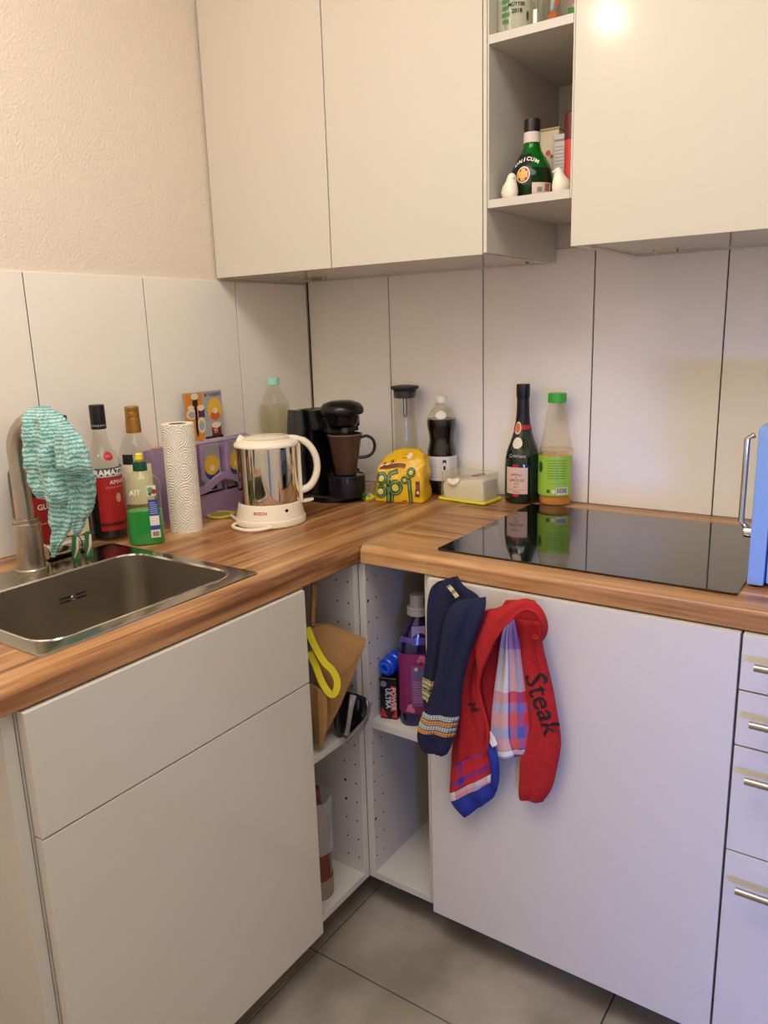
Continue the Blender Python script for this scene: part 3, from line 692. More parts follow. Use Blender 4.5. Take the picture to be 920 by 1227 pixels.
# printed card standing on it
t = thing('advert_card', 'grey and orange printed coffee card propped on top of the purple dispenser', 'card', (.03, -.493, T+.1785))
cy0, cz0, cw, ch = -.561, T+.1785, .136, .134
obj('card', slab(.0285, .0300, cy0, cy0+cw, cz0, cz0+ch), GREYP, t, world=True)
def cp(u, v): return cy0+cw*u, cz0+ch*(1-v)
def cell(nm, u, v, ru, rv, mat, lay=1):
    y, z = cp(u, v); obj(nm, ell(y, z, cw*ru, ch*rv, .0300+.0003*lay), mat, t, world=True)
def crect(nm, u0, u1, v0, v1, mat, lay=1):
    (ya, za), (yb, zb_) = cp(u0, v1), cp(u1, v0); obj(nm, slab(.0299, .0300+.0003*lay, ya, yb, za, zb_), mat, t, world=True)
crect('print_orange_panel', .03, .48, .02, .98, ORA)
crect('print_dark_stem', .27, .33, .14, .8, BLK, 2); crect('print_dark_cup', .23, .36, .14, .26, BLK, 3); cell('print_foam', .29, .08, .09, .065, PCR, 3)
cell('print_white_cup', .19, .42, .14, .1, PCR, 2); cell('print_inner_cup', .19, .43, .09, .065, GREYP, 3); cell('print_coffee', .17, .29, .08, .05, PCR, 4)
crect('print_violet_cup', .36, .52, .34, .5, VIO, 2); cell('print_violet_top', .43, .31, .09, .06, PCR, 3)
cell('print_pale_cup', .42, .65, .10, .16, PCR, 2); cell('print_pale_cup_inner', .42, .66, .07, .10, GREYP, 3); crect('print_stem_low', .28, .32, .58, .86, BLK, 4)
cell('print_yellow_round', .79, .37, .19, .23, YEL, 2); cell('print_orange_shade', .79, .50, .13, .09, M('print_deep_orange', 'd8622a', .5), 3); cell('print_mark', .80, .40, .075, .06, PCR, 4)
crect('print_maroon_cup', .68, .93, .70, .90, MAR, 2); cell('print_maroon_foam', .80, .69, .125, .06, PCR, 3); crect('print_dark_saucer', .50, .96, .90, 1.0, BLK, 3)
def card_text(s_, size, u, v, mat, off=0):
    y, z = cp(u, v); text_flat(s_, size, Matrix.Translation((.0312, y, z)) @ Matrix.Rotation(PI/2, 4, 'Z') @ Matrix.Rotation(PI/2, 4, 'X'), mat, t, off, world=True)
card_text('TASSIMO', .0125, .80, .075, INK); card_text('YI', .016, .77, .81, PCR, .0004); cell('print_red_dot', .575, .075, .03, .035, REDINK, 2)

# yellow lid
p = on_top(.142, -.567); t = thing('jar_lid', 'flat yellow lid lying between the kitchen roll and the kettle', 'lid', p)
b = B(); b.lathe([(0, 0), (.032, 0), (.0355, .003), (.036, .007), (.034, .008), (.030, .006), (0, .0058)], 32); obj('lid', b, M('yellow_lid', 'cdb93a', .4), t)
b = B(); b.lathe([(0, .0066), (.024, .0066), (.026, .006)], 28); obj('lid_print', b, M('olive_print', '8f8a3a', .5), t)

# kettle
p = on_top(.299, -.546); t = thing('kettle', 'cream and steel electric kettle with round handle in the middle of the worktop', 'kettle', p, face(p))
b = B(); b.lathe([(0, 0), (.083, 0), (.087, .003), (.0875, .013), (.085, .018), (.084, .0185)], 48); obj('base_ring', b, CREAMP, t)
b = B(); pr = [(.084, .0185), (.0835, .022), (.080, .038), (.0772, .053), (.0755, .056)]; b.lathe(pr, 48); bl = obj('lower_housing', b, CREAMP, t)
f = prof_R(pr)
text_round('BOSCH', .0105, f, .038, -.32, REDINK, bl, offset=.0002)
b = B(); b.lathe([(.0745, .055), (.0752, .06), (.0757, .12), (.0757, .190), (.0745, .194)], 64); obj('steel_jug', b, brushed('kettle_steel', 'd6cfc2', .06, (2, 2, 4)), t)
b = B(); b.lathe([(.0735, .191), (.0785, .193), (.079, .197), (.077, .201), (.066, .209), (.040, .2135), (0, .2145)], 48); lid = obj('lid', b, CREAMP, t)
b = B(); b.lathe([(.058, .2115), (.056, .2135), (.054, .2125)], 40); obj('lid_seam', b, M('cream_shade_plastic', 'dccfb4', .35), lid)
b = B(); b.loft([[(-.05, -.012, .209), (-.05, .012, .209), (-.05, .010, .213), (-.05, -.010, .213)], [(-.064, -.007, .206), (-.064, .007, .206), (-.062, .004, .221), (-.062, -.004, .221)], [(-.072, -.004, .204), (-.072, .004, .204), (-.069, .002, .212), (-.069, -.002, .212)]]); obj('lid_tip', b, CREAMP, lid)
hp = smooth([(.050, 0, .2085), (.076, 0, .206), (.101, 0, .190), (.117, 0, .163), (.121, 0, .132), (.114, 0, .104), (.098, 0, .083), (.070, 0, .073)], 4)
loops = []
for i, q in enumerate(hp):
    a = Vector(hp[min(i+1, len(hp)-1)])-Vector(hp[max(i-1, 0)]); a.normalize(); nrm = Vector((-a.z, 0, a.x)); th = .0085 if i > 5 else .006; wd_ = .013
    loops.append([Vector(q)+nrm*(th*math.copysign(abs(math.cos(x))**.7, math.cos(x)))+Vector((0, 1, 0))*(wd_*math.copysign(abs(math.sin(x))**.7, math.sin(x))) for x in [2*PI*k/16 for k in range(16)]])
b = B(); b.loft(loops); obj('handle', b, CREAMP, t)
obj('handle_post', B().box(.068, .082, -.013, .013, .045, .195, .005), CREAMP, t)
b = B(); b.loft([[(.078, -.006, .045), (.078, .006, .045), (.078, .006, .051), (.078, -.006, .051)], [(.09, -.008, .046), (.09, .008, .046), (.09, .008, .053), (.09, -.008, .053)], [(.108, -.007, .050), (.108, .007, .050), (.108, .007, .054), (.108, -.007, .054)]]); obj('switch', b, CREAMP, t, angle=60)
b = B(); b.lathe([(0, .0016), (.0042, .0012), (.0046, 0)], 16); b.xf(Matrix.Rotation(.50, 4, 'Z') @ Matrix.Translation((0, -.0795, .0405)) @ Matrix.Rotation(PI/2+.22, 4, 'X')); obj('indicator', b, BLACKP, t)
b = B(); b.tube(smooth([(.0, -.087, .006), (-.03, -.100, .005), (-.062, -.094, .005), (-.088, -.06, .005), (-.092, -.035, .005), (-.080, -.005, .005), (-.088, .03, .006), (-.10, .07, .005)], 5), .0042, 10); obj('cord', b, CREAMP, t)

# clear bottle with mint cap
pr = [(0, .004)]+smooth([(.028, 0), (.038, .006), (.044, .02), (.0445, .09), (.0420, .13), (.044, .17), (.0445, .225), (.041, .255), (.030, .283), (.018, .302), (.0135, .31), (.0132, .318)], 3)
t = bottle('water_bottle', 'ribbed clear plastic bottle with mint cap between kettle and left wall', 'plastic bottle', on_top(.0535, -.2395), pr, PET, 0)
liquid(t, pr, .255, glass('cloudy_water', 'f0ecd8', .14, .1))
b = cap_ribbed(.0175, .312, .333); obj('cap', b, M('mint_cap', '9fdccb', .45), t)

# capsule coffee machine
p = on_top(.262, -.235); t = thing('coffee_machine', 'black capsule coffee machine in the corner of the worktop', 'coffee machine', p, face(p, .52))
BM = M('machine_black', '09090b', .26, spec=.4)
b = B(); b.prism([(-.02, .012), (.095, .012), (.10, .06), (.10, .20), (.092, .246), (.03, .254), (-.012, .250), (-.03, .225), (-.030, .198), (-.002, .192), (-.002, .082), (-.02, .074)], 'x', -.072, .072, .008); obj('body', b, BM, t)
b = B(); b.prism([(.02, .02), (.105, .02), (.112, .10), (.112, .2), (.1, .247), (.028, .25), (.015, .2), (.03, .12)], 'x', -.088, -.0735, .005); obj('water_tank', b, M('tank_smoke', '1c1f22', .12), t)
b = B(); b.loft([oval(z, w_, d_, 36, 2.6) for z, w_, d_ in ((0, .082, .088), (.004, .085, .091), (.014, .084, .09), (.018, .08, .086))]); b.xf(Matrix.Translation((0, .012, 0))); obj('base', b, BM, t)
b = B(); b.lathe([(0, .015), (.050, .015), (.0525, .03), (.0525, .070), (.050, .0745), (.046, .0745), (.045, .0725), (0, .0725)], 40, (0, -.062, 0)); obj('drip_tray', b, M('tray_black', '16171a', .2), t)
b = B(); b.lathe([(.0505, .0695), (.0530, .0705), (.0530, .0735), (.0505, .0745)], 40, (0, -.062, 0)); obj('tray_rim', b, M('dark_chrome', '4a4c50', .2, .9), t)
b = B(); b.lathe([(0, .203), (.036, .205), (.044, .215), (.047, .235), (.058, .2395), (.0605, .247), (.0585, .257), (.05, .267), (.03, .274), (0, .276)], 44, (0, -.052, 0)); obj('brew_head', b, BM, t)
b = B(); b.prism([(-.06, .19), (.0, .19), (.0, .235), (-.05, .235)], 'x', -.05, .05, .008); obj('head_neck', b, BM, t)
b = B(); b.lathe([(0, .188), (.008, .188), (.010, .193), (.010, .205), (0, .205)], 20, (0, -.062, 0)); obj('outlet', b, M('outlet_grey', '77736c', .35), t)
mw = FR[t.name]; q = mw @ Vector((0, -.062, .0735))
t = thing('mug', 'brown tapered mug with black handle standing on the coffee machine tray', 'mug', tuple(q), face(q))
b = B(); b.lathe([(0, 0), (.026, 0), (.0285, .002), (.0375, .055), (.0465, .108), (.0475, .110), (.046, .110), (.037, .06), (.028, .006), (0, .005)], 40); obj('cup', b, M('brown_mug', '4a3226', .3), t)
b = B(); b.lathe([(.0455, .1095), (.0482, .1095), (.0482, .1125), (.0455, .1125)], 40); obj('rim', b, M('grey_rim', '6f675e', .3), t)
b = B(); b.tube(smooth([(.042, 0, .100), (.060, 0, .104), (.076, 0, .094), (.081, 0, .075), (.074, 0, .056), (.058, 0, .047), (.036, 0, .045)], 4), .0042, 10); obj('handle', b, BLACKP, t)

# carafe
p = on_top(.391, -.062); t = thing('carafe', 'slim clear glass carafe with black flat lid against the back wall', 'carafe', p, face(p))
b = B(); b.lathe([(0, .004)]+smooth([(.028, 0), (.034, .004), (.036, .03), (.0355, .12), (.0335, .22), (.033, .285)], 3)+[(.0318, .285), (.0322, .22), (.034, .12), (.0345, .03), (.03, .008), (0, .008)], 40); obj('glass_body', b, GLASS, t)
b = B(); b.lathe([(0, .268), (.030, .268), (.0325, .272), (.0325, .290), (.0395, .293), (.0405, .297), (.0395, .301), (.02, .3035), (0, .3035)], 40); ld = obj('lid', b, BLACKM, t)
b = B(); b.tube([(-.004, 0, .268), (-.0045, 0, .225), (-.002, 0, .212), (.002, 0, .212), (.0045, 0, .225), (.004, 0, .268)], .0019, 8); obj('strainer_loop', b, M('dark_steel', '5a5856', .3, .8), ld)

# cola bottle
pr = [(0, .004)]+smooth([(.030, 0), (.039, .005), (.0415, .018), (.042, .04), (.0422, .112), (.0415, .122), (.0375, .14), (.0355, .156), (.0375, .172), (.0415, .190), (.0420, .205), (.0385, .222), (.028, .238), (.0165, .248), (.0135, .252), (.0132, .258)], 3)
t = bottle('cola_bottle', 'dark cola bottle with white cap and white label beside the yellow bag', 'plastic bottle', on_top(.505, -.052), pr, glass('cola_pet', 'fbfaf6', .004, .04), 0)
f = prof_R(pr)
liquid(t, pr, .212, M('cola', '0c0605', .08), .0012)
b = cap_ribbed(.0155, .2555, .2735); obj('cap', b, M('white_cap', 'e6e2d8', .4), t)
b = B(); b.lathe([(.0136, .2495), (.0172, .2500), (.0172, .2525), (.0136, .253)], 24); obj('neck_ring', b, PET, t)
lb = patch(f, .042, .110, -1.9, 1.9, M('cola_label', 'dcd8cf', .5), t, label='white printed label', n=40)
for k in range(9):
    for a0, a1 in ((-1.05, -.35), (-.25, .05 if k < 6 else .3), (.45, .95)): patch(f, .052+.006*k, .0528+.006*k, a0, a1, M('grey_ink', '8c8a86', .6), lb, name='print_line', eps=.0008, n=8, m=1)
patch(f, .089, .101, .02, .28, INK, lb, name='print_emblem', eps=.0010, shape=1); patch(f, .086, .0945, .09, .21, PAPER, lb, name='print_face', eps=.0014, shape=1); patch(f, .073, .084, .08, .22, INK, lb, name='print_mark', eps=.001, n=4, m=2)
patch(f, .214, .236, -.45, .35, M('neck_label_white', 'e0dacb', .6), t, name='neck_label', shape=1)

# butter dish
p = on_top(.618, -.0975); t = thing('butter_dish', 'butter dish with yellow tray and clear plastic lid left of the sparkling wine', 'butter dish', p, -.10)
b = B(); b.loft([[(x, y, z) for x, y in rrect(-w_, w_, -d_, d_, .010, 4)] for w_, d_, z in ((.074, .045, 0), (.0765, .0475, .002), (.0765, .0475, .0065), (.075, .046, .008), (.070, .041, .0066))]); obj('tray', b, M('lemon_plastic', 'e6dd3c', .35), t)
b = B(); b.loft([[(x, y, z) for x, y in rrect(-w_, w_, -d_, d_, .010, 4)] for w_, d_, z in ((.0715, .0425, .0075), (.0715, .0425, .011), (.069, .040, .075), (.067, .038, .078), (.066, .037, .0782))]); ld = obj('lid', b, glass('lid_plastic', 'f4f1e4', .16, .12), t)
q = FR[t.name]
t2 = thing('butter_pack', 'white paper-wrapped butter block inside the clear butter dish', 'butter', tuple(q @ Vector((0, 0, .0068))), -.10)
L_ = []
for z, w_, d_ in ((0, .062, .034), (.006, .064, .036), (.03, .065, .0365), (.046, .064, .036), (.052, .056, .030), (.053, .03, .014)):
    L_.append([(x+random.uniform(-.0012, .0012), y+random.uniform(-.0012, .0012), z+(.006*x/.06 if z > .04 else 0)+random.uniform(-.0006, .0006)) for x, y in rrect(-w_, w_, -d_, d_, .007, 4)])
b = B(); b.loft(L_); obj('wrapper', b, M('butter_wrapper', 'efe9d8', .6, sss=.1), t2, angle=50)
b = B(); b.tube(smooth([(-.045, -.030, .050), (-.040, -.040, .047), (-.028, -.0405, .044), (-.018, -.038, .047), (-.012, -.034, .054), (-.016, -.03, .056)], 4), [.004, .005, .006, .0065, .007, .0075, .008, .0085, .009, .0095, .0095, .009, .0085, .008, .0075, .007, .006, .005, .004, .003, .002][:21], 10); obj('wrapper_curl', b, M('butter_wrapper', 'efe9d8'), t2)
t3 = thing('butter_knife', 'small knife with dark handle lying on the butter under the lid', 'knife', tuple(q @ Vector((.01, -.01, .062))), -.10)
b = B(); b.tube([(-.022, -.028, .0028), (-.010, -.016, .0040), (.004, .000, .006)], [.0012, .0022, .0018], 8); obj('blade', b, CHROME, t3)
b = B(); b.tube([(.004, .000, .006), (.016, .016, .0075), (.027, .030, .0085)], [.0022, .0038, .0030], 10); obj('handle', b, M('dark_handle', '1a191c', .5), t3)

# sparkling wine
pr = [(0, .006)]+smooth([(.038, 0), (.0445, .004), (.0465, .015), (.0468, .09), (.0455, .115), (.041, .138), (.033, .160), (.0255, .182), (.0200, .203), (.0165, .228), (.0152, .262), (.0150, .285)], 3)
CH = M('champagne_glass', '0c1f14', .06, coat=.4)
t = bottle('sparkling_wine_bottle', 'dark green sparkling wine bottle with black foil neck behind the hob', 'bottle', on_top(.751, -.052), pr, CH, -.12)
f = prof_R(pr)
b = B(); fp = [(f(.19)+.0006, .19), (f(.21)+.0006, .21), (f(.23)+.0007, .23), (f(.27)+.0008, .27), (.0165, .276), (.0178, .281), (.0172, .287), (.0178, .291), (.0178, .307), (.0165, .3105), (0, .3115)]; b.lathe(fp, 32); fo = obj('neck_foil', b, M('black_foil', '0e0d0f', .3, bump=(140, .35, .002)), t)
b = B(); b.lathe([(f(.194)+.0012, .194), (f(.205)+.0012, .205)], 32); obj('neck_band', b, REDINK, t)
md = patch(f, .182, .215, -.85, -.05, M('medal_cream', 'e8c9a8', .5), t, name='neck_medal', eps=.0018, shape=1); patch(f, .186, .211, -.74, -.16, M('medal_red', 'd06a42', .5), md, name='medal_print', eps=.0024, shape=1)
patch(f, .146, .175, -.70, .10, M('seal_cream', 'e3d6b6', .5), t, name='round_seal', eps=.001, shape=1)
text_round('Crémant', .013, f, .128, -.22, M('grey_script', 'b9bdb4', .5), t, arc=3)
lb = patch(f, .028, .098, -.88, .42, M('blush_label', 'e0bda6', .6), t, label='pale pink paper label')
text_round('CRÉMANT', .0075, f, .079, -.23, INK, lb, arc=9); text_round('DE', .005, f, .0725, -.23, INK, lb); text_round('LIMOUX', .0115, f, .064, -.23, INK, lb)
text_round('ROSÉ', .0055, f, .0545, -.23, INK, lb); text_round('BRUT', .0055, f, .0465, -.23, INK, lb); patch(f, .0385, .0391, -.8, .35, INK, lb, name='rule', eps=.0008, m=1); text_round('Tradition', .006, f, .0335, -.23, INK, lb)
patch(f, .098, .106, -.42, -.10, REDINK, t, name='red_tab'); patch(f, .020, .028, -.42, -.10, REDINK, t, name='red_tab')

# juice bottle
K = [(.036, 0), (.041, .004), (.0435, .014), (.0435, .135), (.0425, .142), (.040, .155), (.0345, .185), (.0295, .215), (.0255, .240), (.0215, .256), (.0212, .262)]
pr = [(0, .008)]+smooth(K, 3)
p = on_top(.843, -.0485); t = thing('juice_bottle', 'clear juice bottle with green cap and green label behind the hob', 'plastic bottle', p, face(p, -.06))
f = prof_R(pr); b = B(); loops = []; n = 40
for r, z in pr[1:]:
    am = .05 if z < .03 else (.012 if z > .14 else 0)
    loops.append([((r*(1+am*(abs(math.cos(5*a))-.6)))*math.sin(a), -(r*(1+am*(abs(math.cos(5*a))-.6)))*math.cos(a), z) for a in [2*PI*i/n for i in range(n)]])
b.loft(loops); obj('bottle_body', b, glass('juice_pet', 'f8f6ee', .04, .07), t)
liquid(t, pr, .128, M('orange_juice', 'e0941c', .3, sss=.2), .0035, .006)
b = cap_ribbed(.0228, .2645, .2885); obj('cap', b, M('green_cap', '3fae3c', .4), t)
lb = patch(f, .030, .133, -2.2, 1.1, M('lime_label', '9ac43e', .45), t, label='lime green printed label', n=40, eps=.0012)
LI = M('dark_lime_ink', '5b8a22', .5)
for k in range(8): patch(f, .075+.0065*k, .0765+.0065*k, -.45, .7, LI, lb, name='print_line', eps=.0016, n=10, m=1)
patch(f, .062, .108, .12, .14, LI, lb, name='table_rule', eps=.0016, n=1, m=2); patch(f, .0615, .0622, -.45, .7, LI, lb, name='table_rule', eps=.0016, m=1)
bc = patch(f, .034, .052, .10, .80, PAPER, lb, name='barcode_panel', eps=.0017)
for k in range(12): patch(f, .0375, .0505, .15+.05*k, .172+.05*k+(.012 if k % 3 == 0 else 0), INK, bc, name='bar', eps=.0021, n=2, m=1)
patch(f, .037, .047, -.45, -.25, M('dark_green_print', '1f5a24', .5), lb, name='leaf_mark', eps=.0016, n=6, shape=1); patch(f, .036, .048, -.15, .05, PCR, lb, name='round_mark', eps=.0016, shape=1)
patch(f, .088, .118, -1.15, -.75, M('dark_green_print', '1f5a24'), lb, name='brand_print', eps=.0016, shape=1)

# yellow bag
from mathutils.bvhtree import BVHTree
from mathutils import noise
p = on_top(.458, -.176); t = thing('snack_bag', 'crumpled yellow bag with green ring ornaments beside the coffee machine', 'bag', p, .30)
b = B(); L_ = []
for z, xa, xb, d_, sh in ((0, -.070, .062, .043, 0), (.004, -.074, .065, .046, 0), (.03, -.078, .063, .048, 0), (.06, -.073, .062, .047, 0), (.085, -.070, .061, .045, .004), (.105, -.063, .060, .040, .008), (.12, -.050, .057, .031, .012), (.131, -.026, .052, .020, .016), (.138, -.004, .042, .009, .018)):
    lp_ = []
    for x, y in rrect(xa, xb, -d_, d_, min(.012, d_*.6), 5):
        # extra points along the long sides come from noise below
        lp_.append((x, y+sh, z))
    dense = []
    for i in range(len(lp_)):
        A_, C_ = Vector(lp_[i]), Vector(lp_[(i+1) % len(lp_)]); kk = 8 if i in (5, 11, 17, 23) else 1
        for k in range(kk): dense.append(A_.lerp(C_, k/kk))
    L_.append(dense)
LL = []
for a, c in zip(L_, L_[1:]):
    for k in range(3): LL.append([u_.lerp(v_, k/3) for u_, v_ in zip(a, c)])
LL.append(L_[-1])
for lp_ in LL:
    for v in lp_:
        am = .003+.009*min(1, v.z/.12) if v.z > .003 else .0006
        v += Vector((noise.noise(v*34)*am, (noise.noise(v*40+Vector((5, 2, 1)))+.5*abs(noise.noise(v*80)))*am, noise.noise(v*30+Vector((1, 8, 3)))*am*.5))
        v.z = max(v.z, 0)
b.loft(LL); bmesh.ops.recalc_face_normals(b.bm, faces=b.bm.faces); bvh = BVHTree.FromBMesh(b.bm)
obj('bag', b, M('yellow_film', 'e3b416', .35, bump=(60, .25, .003)), t, angle=28)
def decal(nm, polys, mat, eps):
    bb = B()
    for P in polys:
        hit = []
        for x, z in P:
            h, nn, i_, d_ = bvh.ray_cast(Vector((x, -.3, z)), Vector((0, 1, 0)))
            hit.append(Vector((x, (h.y if h else -.04)-eps, z)))
        bb.bm.faces.new([bb.bm.verts.new(v) for v in hit])
    return obj(nm, bb, mat, t)
def annul(cx, cz, r0, r1, n=20): return [[(cx+r*math.cos(2*PI*(k+j)/n), cz+r*1.1*math.sin(2*PI*(k+j)/n)) for r, j in ((r0, 0), (r1, 0), (r1, 1), (r0, 1))] for k in range(n)]
def strip(pts, w_):
    P = smooth(pts, 4); o_ = []
    for (a, c), (d_, e) in zip(P, P[1:]):
        nx, nz = -(e-c), d_-a; l_ = math.hypot(nx, nz) or 1; nx, nz = nx/l_*w_, nz/l_*w_; o_.append([(a-nx, c-nz), (d_-nx, e-nz), (d_+nx, e+nz), (a+nx, c+nz)])
    return o_
BG = M('bag_dark_green', '24402c', .5); MG = M('bag_mid_green', '6f8f4a', .5); LG = M('bag_pale_green', 'cfc95a', .5); BB = M('bag_brown', '6e3a1e', .5)
RG = ((-.013, .042, .020), (.030, .083, .0125), (.013, .063, .0105), (-.055, .030, .017), (-.052, .066, .016))
decal('ring_outline', [q_ for x, z, r in RG for q_ in annul(x, z, r*.45, r)], BG, .0010); decal('ring_band', [q_ for x, z, r in RG for q_ in annul(x, z, r*.66, r*.86)], MG, .0016); decal('ring_centre', [q_ for x, z, r in RG for q_ in annul(x, z, .0005, r*.46)], LG, .0013)
ST = [strip([(-.034, .001), (-.033, .03), (-.032, .07), (-.026, .080), (-.008, .085)], .0062), strip([(-.024, .001), (-.023, .02), (-.021, .036)], .0045), strip([(.030, .001), (.028, .03), (.025, .06), (.022, .068)], .0058)]
decal('stem_outline', sum(ST, []), BG, .0012)['kind'] = 'stuff'
decal('stem_band', sum([strip([(-.034, .002), (-.033, .03), (-.032, .069), (-.026, .079), (-.01, .084)], .0028), strip([(-.024, .002), (-.022, .03)], .0018), strip([(.030, .002), (.028, .03), (.0245, .064)], .0026)], []), MG, .0018)
decal('brown_print', sum([strip([(.047, .018), (.050, .04), (.048, .06)], .006), strip([(-.06, .094), (-.03, .098), (-.002, .102), (.012, .098)], .0055), strip([(-.05, .103), (-.02, .112)], .003), strip([(.006, .005), (.018, .006)], .0016), strip([(.0, .122), (.015, .124)], .004)], []), BB, .0012)
decal('cream_print', sum([strip([(-.068, .096), (-.045, .101), (-.03, .106)], .0022), annul(.020, .124, .0005, .007), annul(.050, .03, .0005, .004)], []), PCR, .0016)
p = on_top(.378, -.243); t = thing('candy_twist', 'small bundle of green and yellow striped film at the yellow bag foot', 'wrapper', p, .3)
b = B(); L_ = []
for k in range(9):
    u_ = k/8; L_.append([Vector((-.022+.044*u_, (.004+.010*math.sin(PI*u_))*math.cos(a)+.002*math.sin(7*u_), .013+(.004+.009*math.sin(PI*u_))*math.sin(a)*(1+.2*math.sin(3*a))-.001)) for a in [2*PI*i/16 for i in range(16)]])
b.loft(L_); 
for v in b.bm.verts: v.co.z = max(v.co.z, 0)
obj('film', b, M('striped_film', '1e5a2c', .25, var=(45, .06, 'd9d33a')), t)
b = B(); L_ = []
for k in range(7):
    L_.append([Vector((-.012+.03*i/8+.004*noise.noise(Vector((i, k, 2.3))), .012+.012*noise.noise(Vector((i*.7, k*.6, .5))), .020+.035*k/6+.003*noise.noise(Vector((i, k, 9))))) for i in range(9)])
b.loft(L_, closed=False); obj('loose_film', b, glass('film_clear', 'f4f2ea', .08, .1), t)

# ================================================================ CLOTHS
def drape(rows, N, n=16, rip=.004, fr=3.0, k=4, seed=0, back=.5, flat=.55, edge=0):
    """closed soft folds between a left and a right edge; rows: (L, R, thickness)"""
    R_ = smooth([tuple(a)+tuple(c)+(t_,) for a, c, t_ in rows], k); N = Vector(N).normalized(); loops = []
    for j, q in enumerate(R_):
        L, R, t_ = Vector(q[:3]), Vector(q[3:6]), q[6]; lp_ = []
        if edge: dl = (R-L).normalized(); L = L+dl*edge*noise.noise(Vector((j*.37, seed, 1))); R = R+dl*edge*noise.noise(Vector((j*.31, seed, 7)))
        W = (R-L).length
        for i in range(n+1):
            u_ = i/n; e = math.sin(PI*u_)**flat
            d_ = t_*e+min(rip, W*.12)*e*math.sin(2*PI*fr*u_+seed+j*.05+1.5*noise.noise(Vector((u_*2, j*.06, seed))))+.0035*e*noise.noise(Vector((u_*5, j*.12, seed+3)))
            lp_.append(L.lerp(R, u_)+N*d_)
        for i in range(n-1, 0, -1):
            u_ = i/n; lp_.append(L.lerp(R, u_)-N*(t_*back*math.sin(PI*u_)**flat))
        loops.append(lp_)
    return loops
TEAL = wavecloth('teal_wave_cloth', '55a3a3', 'b9d3c9', 7.6, 4.6)
VN = (math.cos(math.radians(34.756-90)), math.sin(math.radians(34.756-90)), 0)
t = thing('dish_cloth', 'teal and white wavy dish cloth hung over the tap spout', 'cloth', (.2, -1.06, .95))
b = B()
b.loft(drape([((0.2088, -1.0904, 1.2506), (0.243, -1.0667, 1.2525), 0.012), ((0.2031, -1.1005, 1.2388), (0.259, -1.0616, 1.2383), 0.03), ((0.2033, -1.1064, 1.222), (0.2772, -1.0551, 1.2193), 0.036), ((0.2027, -1.1092, 1.2001), (0.2875, -1.0504, 1.2001), 0.038), ((0.204, -1.1107, 1.1716), (0.2996, -1.0444, 1.1728), 0.038), ((0.2035, -1.1124, 1.146), (0.3057, -1.0414, 1.1454), 0.036), ((0.2045, -1.1116, 1.12), (0.3079, -1.0399, 1.1129), 0.032), ((0.2082, -1.109, 1.0937), (0.3081, -1.0398, 1.0866), 0.028), ((0.2145, -1.1047, 1.0787), (0.3048, -1.0421, 1.0653), 0.018)], VN, 34, .018, 1.7, 5, 1, edge=.006), uv=True)
b.loft(drape([((0.2338, -1.1071, 1.1216), (0.2994, -1.0616, 1.0981), 0.02), ((0.2398, -1.103, 1.0922), (0.2918, -1.0669, 1.0739), 0.019), ((0.2429, -1.1008, 1.0593), (0.283, -1.073, 1.0512), 0.016), ((0.2379, -1.1018, 1.0292), (0.2759, -1.0755, 1.0244), 0.014), ((0.2378, -1.1019, 1.0025), (0.2643, -1.0835, 1.0015), 0.011), ((0.2346, -1.103, 0.9804), (0.2494, -1.0927, 0.9816), 0.008), ((0.2339, -1.1034, 0.9618), (0.2406, -1.0988, 0.9616), 0.003)], VN, 20, .010, 1.5, 5, 4, edge=.005), uv=True, sv=.75)
b.loft(drape([((0.2692, -1.0777, 1.1195), (0.3191, -1.0431, 1.1208), 0.02), ((0.2711, -1.0764, 1.0868), (0.3157, -1.0454, 1.0851), 0.018), ((0.2716, -1.0736, 1.0567), (0.3072, -1.0489, 1.0554), 0.016), ((0.2701, -1.0722, 1.033), (0.2953, -1.0547, 1.0321), 0.012), ((0.2708, -1.0717, 1.0129), (0.2856, -1.0615, 1.014), 0.008), ((0.2723, -1.0707, 1.0011), (0.2791, -1.066, 1.0025), 0.003)], VN, 20, .009, 1.5, 5, 6, edge=.005), uv=True, sv=.6)
def crumple(b, amp, fq, seed=0):
    for v in b.bm.verts:
        v.co += Vector(VN)*(amp*noise.noise(v.co*fq+Vector((seed, 0, 0)))+.4*amp*noise.noise(v.co*fq*2.6+Vector((0, seed, 5))))+Vector((0, 0, 1))*amp*.35*noise.noise(v.co*fq+Vector((9, 9, seed)))
crumple(b, .009, 30)
cl = obj('cloth', b, TEAL, t, world=True, angle=80)
b = B()
b.loft(drape([((0.2968, -1.0902, 1.224), (0.3132, -1.0788, 1.2234), 0.006), ((0.2993, -1.1006, 1.21), (0.3308, -1.0787, 1.2103), 0.012), ((0.2967, -1.1049, 1.1919), (0.3423, -1.0732, 1.1933), 0.016), ((0.2969, -1.1084, 1.1676), (0.3489, -1.0723, 1.1687), 0.017), ((0.3003, -1.1085, 1.146), (0.3533, -1.0717, 1.144), 0.015), ((0.3037, -1.1025, 1.1312), (0.3507, -1.0698, 1.131), 0.006)], VN, 24, .012, 1.5, 5, 9, edge=.006), uv=True, sv=.58)
crumple(b, .007, 34, 3)
obj('folded_flap', b, TEAL, t, world=True, angle=80)

